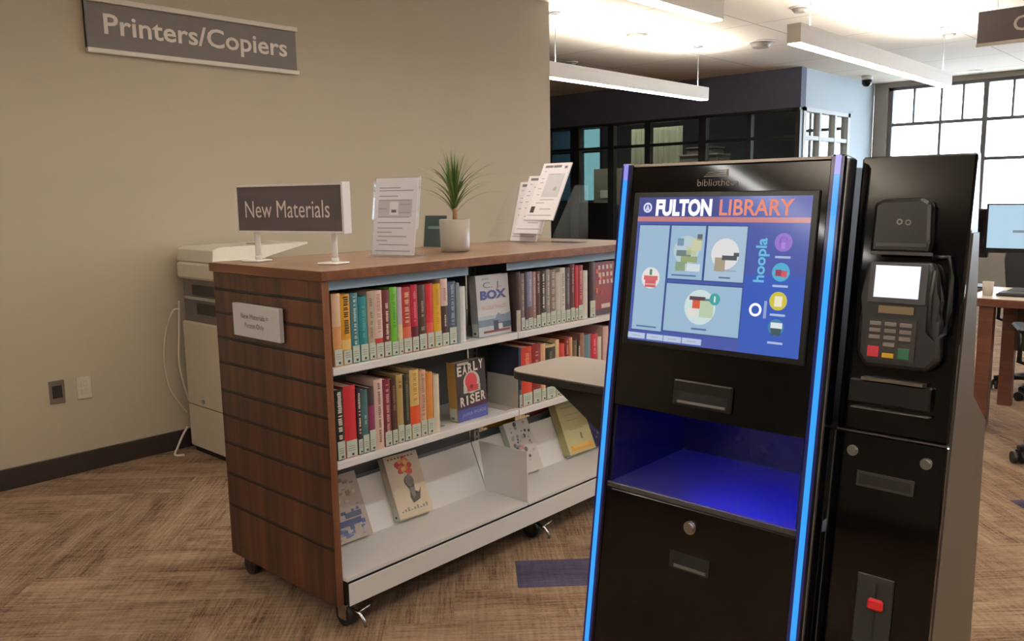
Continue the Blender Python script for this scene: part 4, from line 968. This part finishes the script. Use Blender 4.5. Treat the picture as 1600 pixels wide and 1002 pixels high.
for v, c in ((.29, (148, 112, 206)), (.475, (80, 176, 214)), (.655, (208, 196, 70)), (.82, (66, 134, 170))): scirc(b, .872, v, .0185 if v < .8 else .0165, c, 2)
b.ring(SY0+.4*.872, SZ1-.317*.28, .006, .0085, LV(2), LV(3), FK, emit((110, 76, 176), K)); srect(b, .862, .882, .29, .33, (170, 136, 220), 4)
srect(b, .845, .875, .46, .50, (160, 62, 92), 4); srect(b, .875, .905, .465, .505, (206, 90, 100), 4); srect(b, .853, .893, .625, .69, (240, 232, 206), 4); srect(b, .845, .905, .79, .825, (226, 232, 238), 4); srect(b, .848, .90, .825, .87, (60, 90, 96), 4)
for v in (.375, .555, .735, .91): srect(b, .835, .915, v, v+.014, (176, 190, 226), 3)
b.ring(SY0+.4*.755, SZ1-.317*.72, .0085, .0135, LV(1), LV(2), FK, emit((226, 232, 246), 1.0)); srect(b, .80, .815, .66, .77, (150, 166, 214), 2)
b.build('service_icons', None, bz)
# maker's mark above the screen
LG = mat((120, 112, 104), .4)
b = MB(); b.text('bibliotheca', .021, FK, -.928, 1.374, .0044, LG, width=.096)
for k in range(4): b.box(-.914+.004*k, -.862, 1.3935+.004*k, 1.3952+.004*k, .0042, .0046, FK, LG)
b.box(-.862, -.857, 1.3925, 1.4085, .0042, .0046, FK, LG)
b.build('logo', None, kt)
# bag shelf bolted to the kiosk side
def rrect(x0, x1, y0, y1, r, n=6):
    P = []
    for cx, cy, a in ((x1-r, y1-r, 0), (x0+r, y1-r, PI/2), (x0+r, y0+.002, PI), (x1-r, y0+.002, 1.5*PI)):
        if a >= PI: P.append((x0 if a == PI else x1, y0)); continue
        for k in range(n+1): P.append((cx+r*math.cos(a+PI/2*k/n), cy+r*math.sin(a+PI/2*k/n)))
    return P
o = MB().prism(rrect(1.60, 1.865, 1.1275, 1.492, .05), .878, .898, ID, bev=.002).build('bag_shelf', BLACKM, kt)
MB().prism(rrect(1.601, 1.864, 1.1275, 1.491, .05), .8982, .9005).build('shelf_top', mat((130, 118, 108), .55, var=.04), o)
for x in (1.66, 1.80): MB().prism([(1.1275, .877), (1.40, .877), (1.1275, .70)], x, x+.006, Frame((0, 0, 0), (0, 1, 0), (0, 0, 1), (1, 0, 0))).build('bracket', BLACKM, o)
MB().box(1.60, 1.94, 1.1128, 1.1255, .60, .90).build('mounting_plate', BLACKM, kt)

# ------------------------------------------------------------------ payment pedestal beside it
XP = lambda z: 1.68-LEAN*(1.4235-z)
FP = Frame((1.68-LEAN*1.4235, 0, 0), (0, -1, 0), (LEAN, 0, 1), nk)
pt = thing('payment_pedestal', 'narrow black payment pedestal with card terminal right of the kiosk', 'payment terminal', (1.7, .505, 0))
PY0, PY1 = .4045, .606
SIDE = mat((88, 80, 71), .38, var=.05, scale=8, name='taupe_side_sheet')
b = MB(); b.prism([(XP(0)+.006, 0), (1.867, 0), (1.867, .893), (1.756, .965), (1.712, 1.4235), (XP(1.4235)+.004, 1.4235)], -PY1+.004, -PY0-.004, G); b.build('body', BLACKS, pt)
MB().prism([(XP(0)+.026, 0), (1.866, 0), (1.866, .893), (1.755, .965), (1.722, 1.28), (XP(1.28)+.022, 1.28)], -PY0-.0038, -PY0, G).build('side_sheet', SIDE, pt)
MB().box(-PY1, -PY0, .9, 1.4235, -.012, .004, FP, bev=.004).build('upper_panel', BLACKG, pt)
dr = MB().box(-PY1, -PY0, 0, .896, -.012, .004, FP, bev=.003).build('lower_door', BLACKG, pt)
MB().box(-PY1, -PY0, .8962, .8985, -.006, .005, FP).build('seam_trim', mat((96, 92, 88), .3, metal=.6), pt)
MB().box(-.6085, -.6065, 0, .893, -.004, .004, FP).build('edge_trim', mat((90, 86, 84), .3, metal=.6), pt)
for y in (.570, .437):
    MB().disc(-y, .861, .0105, .004, .0085, FP, n=20).disc(-y, .861, .0075, .0085, .0125, FP, n=20).build('lock', CHROME, dr)
b = MB(); b.ring
b.box(-.558, -.454, .796, .825, .0042, .0065, FP, mat((70, 66, 64), .3, metal=.5)); b.box(-.553, -.459, .801, .820, .0065, .007, FP, mat((3, 3, 3), .6)); b.build('coin_slot', None, dr)
b = MB(); b.box(-.538, -.470, .50, .634, .0042, .008, FP, mat((34, 34, 34), .5), bev=.002); b.box(-.5025, -.4985, .515, .62, .008, .0085, FP, mat((3, 3, 3), .6)); pl = b.build('bolt_plate', None, dr)
MB().box(-.5135, -.4845, .571, .593, .0086, .018, FP, bev=.004).build('bolt_knob', mat((206, 40, 44), .4), pl)
FQ = Frame(FP.o+nk*.002+Vector((0, -.010, 0)), FP.r, FP.u, nk*.6)
# receipt / contactless reader box
cr = MB().prism([(-.578, 1.238), (-.473, 1.238), (-.470, 1.262), (-.474, 1.334), (-.49, 1.342), (-.56, 1.340), (-.577, 1.332)], .0042, .05, FQ, bev=.008).build('contactless_reader', BLACKS, pt)
MB().box(-.566, -.478, 1.252, 1.258, .05, .0525, FQ).box(-.572, -.464, 1.236, 1.242, .05, .056, FQ).build('reader_lip', mat((52, 50, 52), .35), cr)
b = MB()
b.ring(-.527, 1.297, .003, .0055, .0502, .0506, FQ, mat((120, 116, 116), .4), n=14); b.ring(-.512, 1.296, .003, .0055, .0502, .0506, FQ, mat((100, 96, 96), .4), n=14); b.build('reader_symbol', None, cr)
# card terminal
pp = MB().prism([(-.580, 1.222), (-.462, 1.226), (-.452, 1.20), (-.452, 1.155), (-.440, 1.12), (-.436, 1.05), (-.455, 1.028), (-.565, 1.026), (-.582, 1.05), (-.584, 1.12), (-.574, 1.155)], .0042, .055, FQ, bev=.008).build('card_terminal', mat((24, 24, 26), .35), pt)
MB().box(-.570, -.466, 1.146, 1.222, .0552, .060, FQ, bev=.003).build('display_bezel', mat((60, 60, 64), .35), pp)
MB().box(-.559, -.480, 1.157, 1.216, .0602, .061, FQ).build('display', emit((236, 238, 248), 1.0, True), pp)
MB().box(-.548, -.486, 1.128, 1.142, .0552, .058, FQ).build('card_slot', mat((140, 124, 98), .3, metal=.7), pp)
MB().box(-.566, -.478, 1.042, 1.118, .0552, .057, FQ).build('keypad', mat((40, 34, 32), .5), pp)
for rw in range(4):
    for c in range(3):
        if rw == 3 and c != 1: continue
        a = -.561+c*.027; z = 1.104-rw*.0125
        MB().box(a, a+.021, z, z+.008, .0572, .060, FQ, bev=.001).build('key', mat((112, 106, 102), .5), pp)
for a, c, h, l in ((-.561, (196, 48, 66), .020, 'red key'), (-.534, (214, 172, 40), .009, 'yellow key'), (-.507, (38, 96, 66), .020, 'green key')):
    lab(MB().box(a, a+.021, 1.046, 1.046+h, .0572, .060, FQ, bev=.001).build('key', mat(c, .5), pp), l)
b = MB(); b.box(-.585, -.437, .955, 1.0, .0042, .022, FP, BLACKS, bev=.003); b.box(-.577, -.437, .945, .9475, .0042, .024, FP, mat((110, 106, 102), .3, metal=.6)); b.box(-.56, -.45, 1.0, 1.006, .0042, .03, FP, mat((110, 100, 88), .3, metal=.6)); b.build('receipt_tray', None, pt)
MB().tube([FQ(-.468, 1.235, .03), FQ(-.44, 1.236, .03), FQ(-.432, 1.20, .034), FQ(-.430, 1.14, .036), FQ(-.434, 1.10, .036), FQ(-.447, 1.086, .05), FQ(-.458, 1.10, .06), FQ(-.460, 1.16, .06), FQ(-.458, 1.21, .05)], .0042, n=10).build('cable', BLACKM, pt)

# ------------------------------------------------------------------ desk, monitor, chairs at the right
t = thing('desk', 'wooden computer desk by the big windows behind the payment pedestal', 'desk', (5.6, .2, 0))
MB().box(5.275, 5.945, -1.2, 1.30, .695, .74, bev=.003).build('desktop', DESKW, t)
MB().box(5.28, 5.94, -1.19, 1.295, .7402, .7425).build('desk_surface', mat((206, 192, 176), .4), t)
for x, y in ((5.29, 1.145), (5.88, 1.145), (5.29, -1.18), (5.88, -1.18)):
    MB().box(x, x+.06, y, y+.075, 0, .694, bev=.002).build('leg', DESKW, t)
MB().box(5.86, 5.875, -1.1, 1.14, .36, .69).build('modesty_panel', mat((60, 46, 40), .6), t)
def monitor(name, label, x, y0, y1, z0, z1, screen):
    ym = (y0+y1)/2
    t = thing(name, label, 'monitor', (x+.03, ym, .743))
    MB().box(x, x+.035, y0, y1, z0, z1, bev=.004).build('housing', BLACKS, t)
    MB().box(x-.001, x-.0002, y0+.012, y1-.012, z0+.03, z1-.008).build('screen', screen, t)
    MB().box(x+.035, x+.05, ym-.03, ym+.03, .75, z0+.12).build('stand_neck', BLACKM, t)
    MB().box(x-.06, x+.14, ym-.11, ym+.11, .743, .752, bev=.003).build('stand_foot', BLACKM, t)
    return t
m = monitor('monitor', 'computer monitor with a pale blue page on the desk', 5.74, .80, 1.318, .97, 1.268, emit((166, 196, 214), 1.0, True))
b = MB()
for y0, y1, z in ((1.09, 1.17, 1.095), (.95, 1.05, 1.095), (.86, 1.1, 1.235)): b.box(5.737, 5.7388, y0, y1, z, z+.014)
b.build('screen_text', emit((86, 106, 120), 1.0), m)
monitor('monitor', 'dark switched-off monitor turned edge-on behind the pale blue one', 5.86, 1.325, 1.50, .93, 1.235, BLACKG)
t = thing('keyboard', 'black keyboard lying on the desk under the pale blue monitor', 'keyboard', (5.5, .95, .743))
MB().box(5.43, 5.57, .75, 1.17, .743, .757, bev=.003).build('case', BLACKM, t); MB().box(5.44, 5.56, .76, 1.16, .757, .762).build('keys', mat((40, 40, 42), .5), t)
t = thing('cup', 'small white cup on the desk left of the monitor stand', 'cup', (5.80, 1.275, .743))
MB().lathe(5.62, 1.245, [(.02, .743), (.026, .744), (.030, .822), (.027, .822), (.022, .752)]).build('cup_body', mat((206, 196, 184), .5), t)
t.location = (5.62, 1.245, .743)
for ch in t.children: ch.location = (0, 0, 0)
office_chair('office_chair', 'dark office chair on casters tucked behind the wooden desk', 6.35, 1.05, -1.2)
office_chair('office_chair', 'dark office chair whose base shows on the carpet right of the wooden desk leg', 4.82, .62, 1.9)

# ------------------------------------------------------------------ hanging sign, cut by the frame
F = Frame((7.0, 1.743, 2.396), (0, -1, 0), (0, 0, 1), (-1, 0, 0))
t = thing('hanging_sign', 'charcoal hanging sign with a white letter C below the ceiling', 'sign', (7.0, 1.2, 2.4))
MB().box(0, 1.1, .012, .235, -.012, .012, F).build('sign_panel', SIGNN, t)
MB().box(-.004, 1.104, -.012, .012, -.016, .016, F, bev=.002).build('rail', CREAM, t)
MB().text('C', .145, F, .225, .072, .0125, bold=.002).build('lettering', mat((222, 212, 206), .6), t)
for a in (.12, .98): MB().tube([F(a, .235, 0), F(a, CEIL-2.396-.001, 0)], .002, n=6).build('suspension_cable', STEEL, t)

# ------------------------------------------------------------------ light and camera
w = bpy.data.worlds.new('world'); SC.world = w; w.use_nodes = True
nt = w.node_tree; nt.nodes.clear()
bg = nt.nodes.new('ShaderNodeBackground'); bg.inputs['Color'].default_value = (.80, .91, 1.0, 1); bg.inputs['Strength'].default_value = 10.0
ow = nt.nodes.new('ShaderNodeOutputWorld'); nt.links.new(bg.outputs[0], ow.inputs[0])

yaw, pit, rol, Fpx, HC = 0.74196316, 0.14814475, 0.01637678, 1302.02, 1.36
f = Vector((math.cos(yaw)*math.cos(pit), math.sin(yaw)*math.cos(pit), -math.sin(pit)))
r = Vector((math.sin(yaw), -math.cos(yaw), 0)); dn = f.cross(r)
c, s = math.cos(rol), math.sin(rol)
r2 = r*c+dn*s; d2 = dn*c-r*s
cam = bpy.data.objects.new('camera', bpy.data.cameras.new('camera')); COL.objects.link(cam)
M3 = Matrix((r2, -d2, -f)).transposed()
cam.matrix_world = Matrix.Translation((0, 0, HC)) @ M3.to_4x4()
cam.data.sensor_fit = 'HORIZONTAL'; cam.data.sensor_width = 36; cam.data.lens = 36*Fpx/1600; cam.data.clip_start = .05
SC.camera = cam
SC.view_settings.view_transform = 'Standard'; SC.view_settings.look = 'None'; SC.view_settings.gamma = 1.0; SC.view_settings.exposure = 0.22
SC.view_settings.use_curve_mapping = False
SC.cycles.use_denoising = True
SC.cycles.max_bounces = 8
SC.cycles.transparent_max_bounces = 16
SC.cycles.sample_clamp_indirect = 6.0
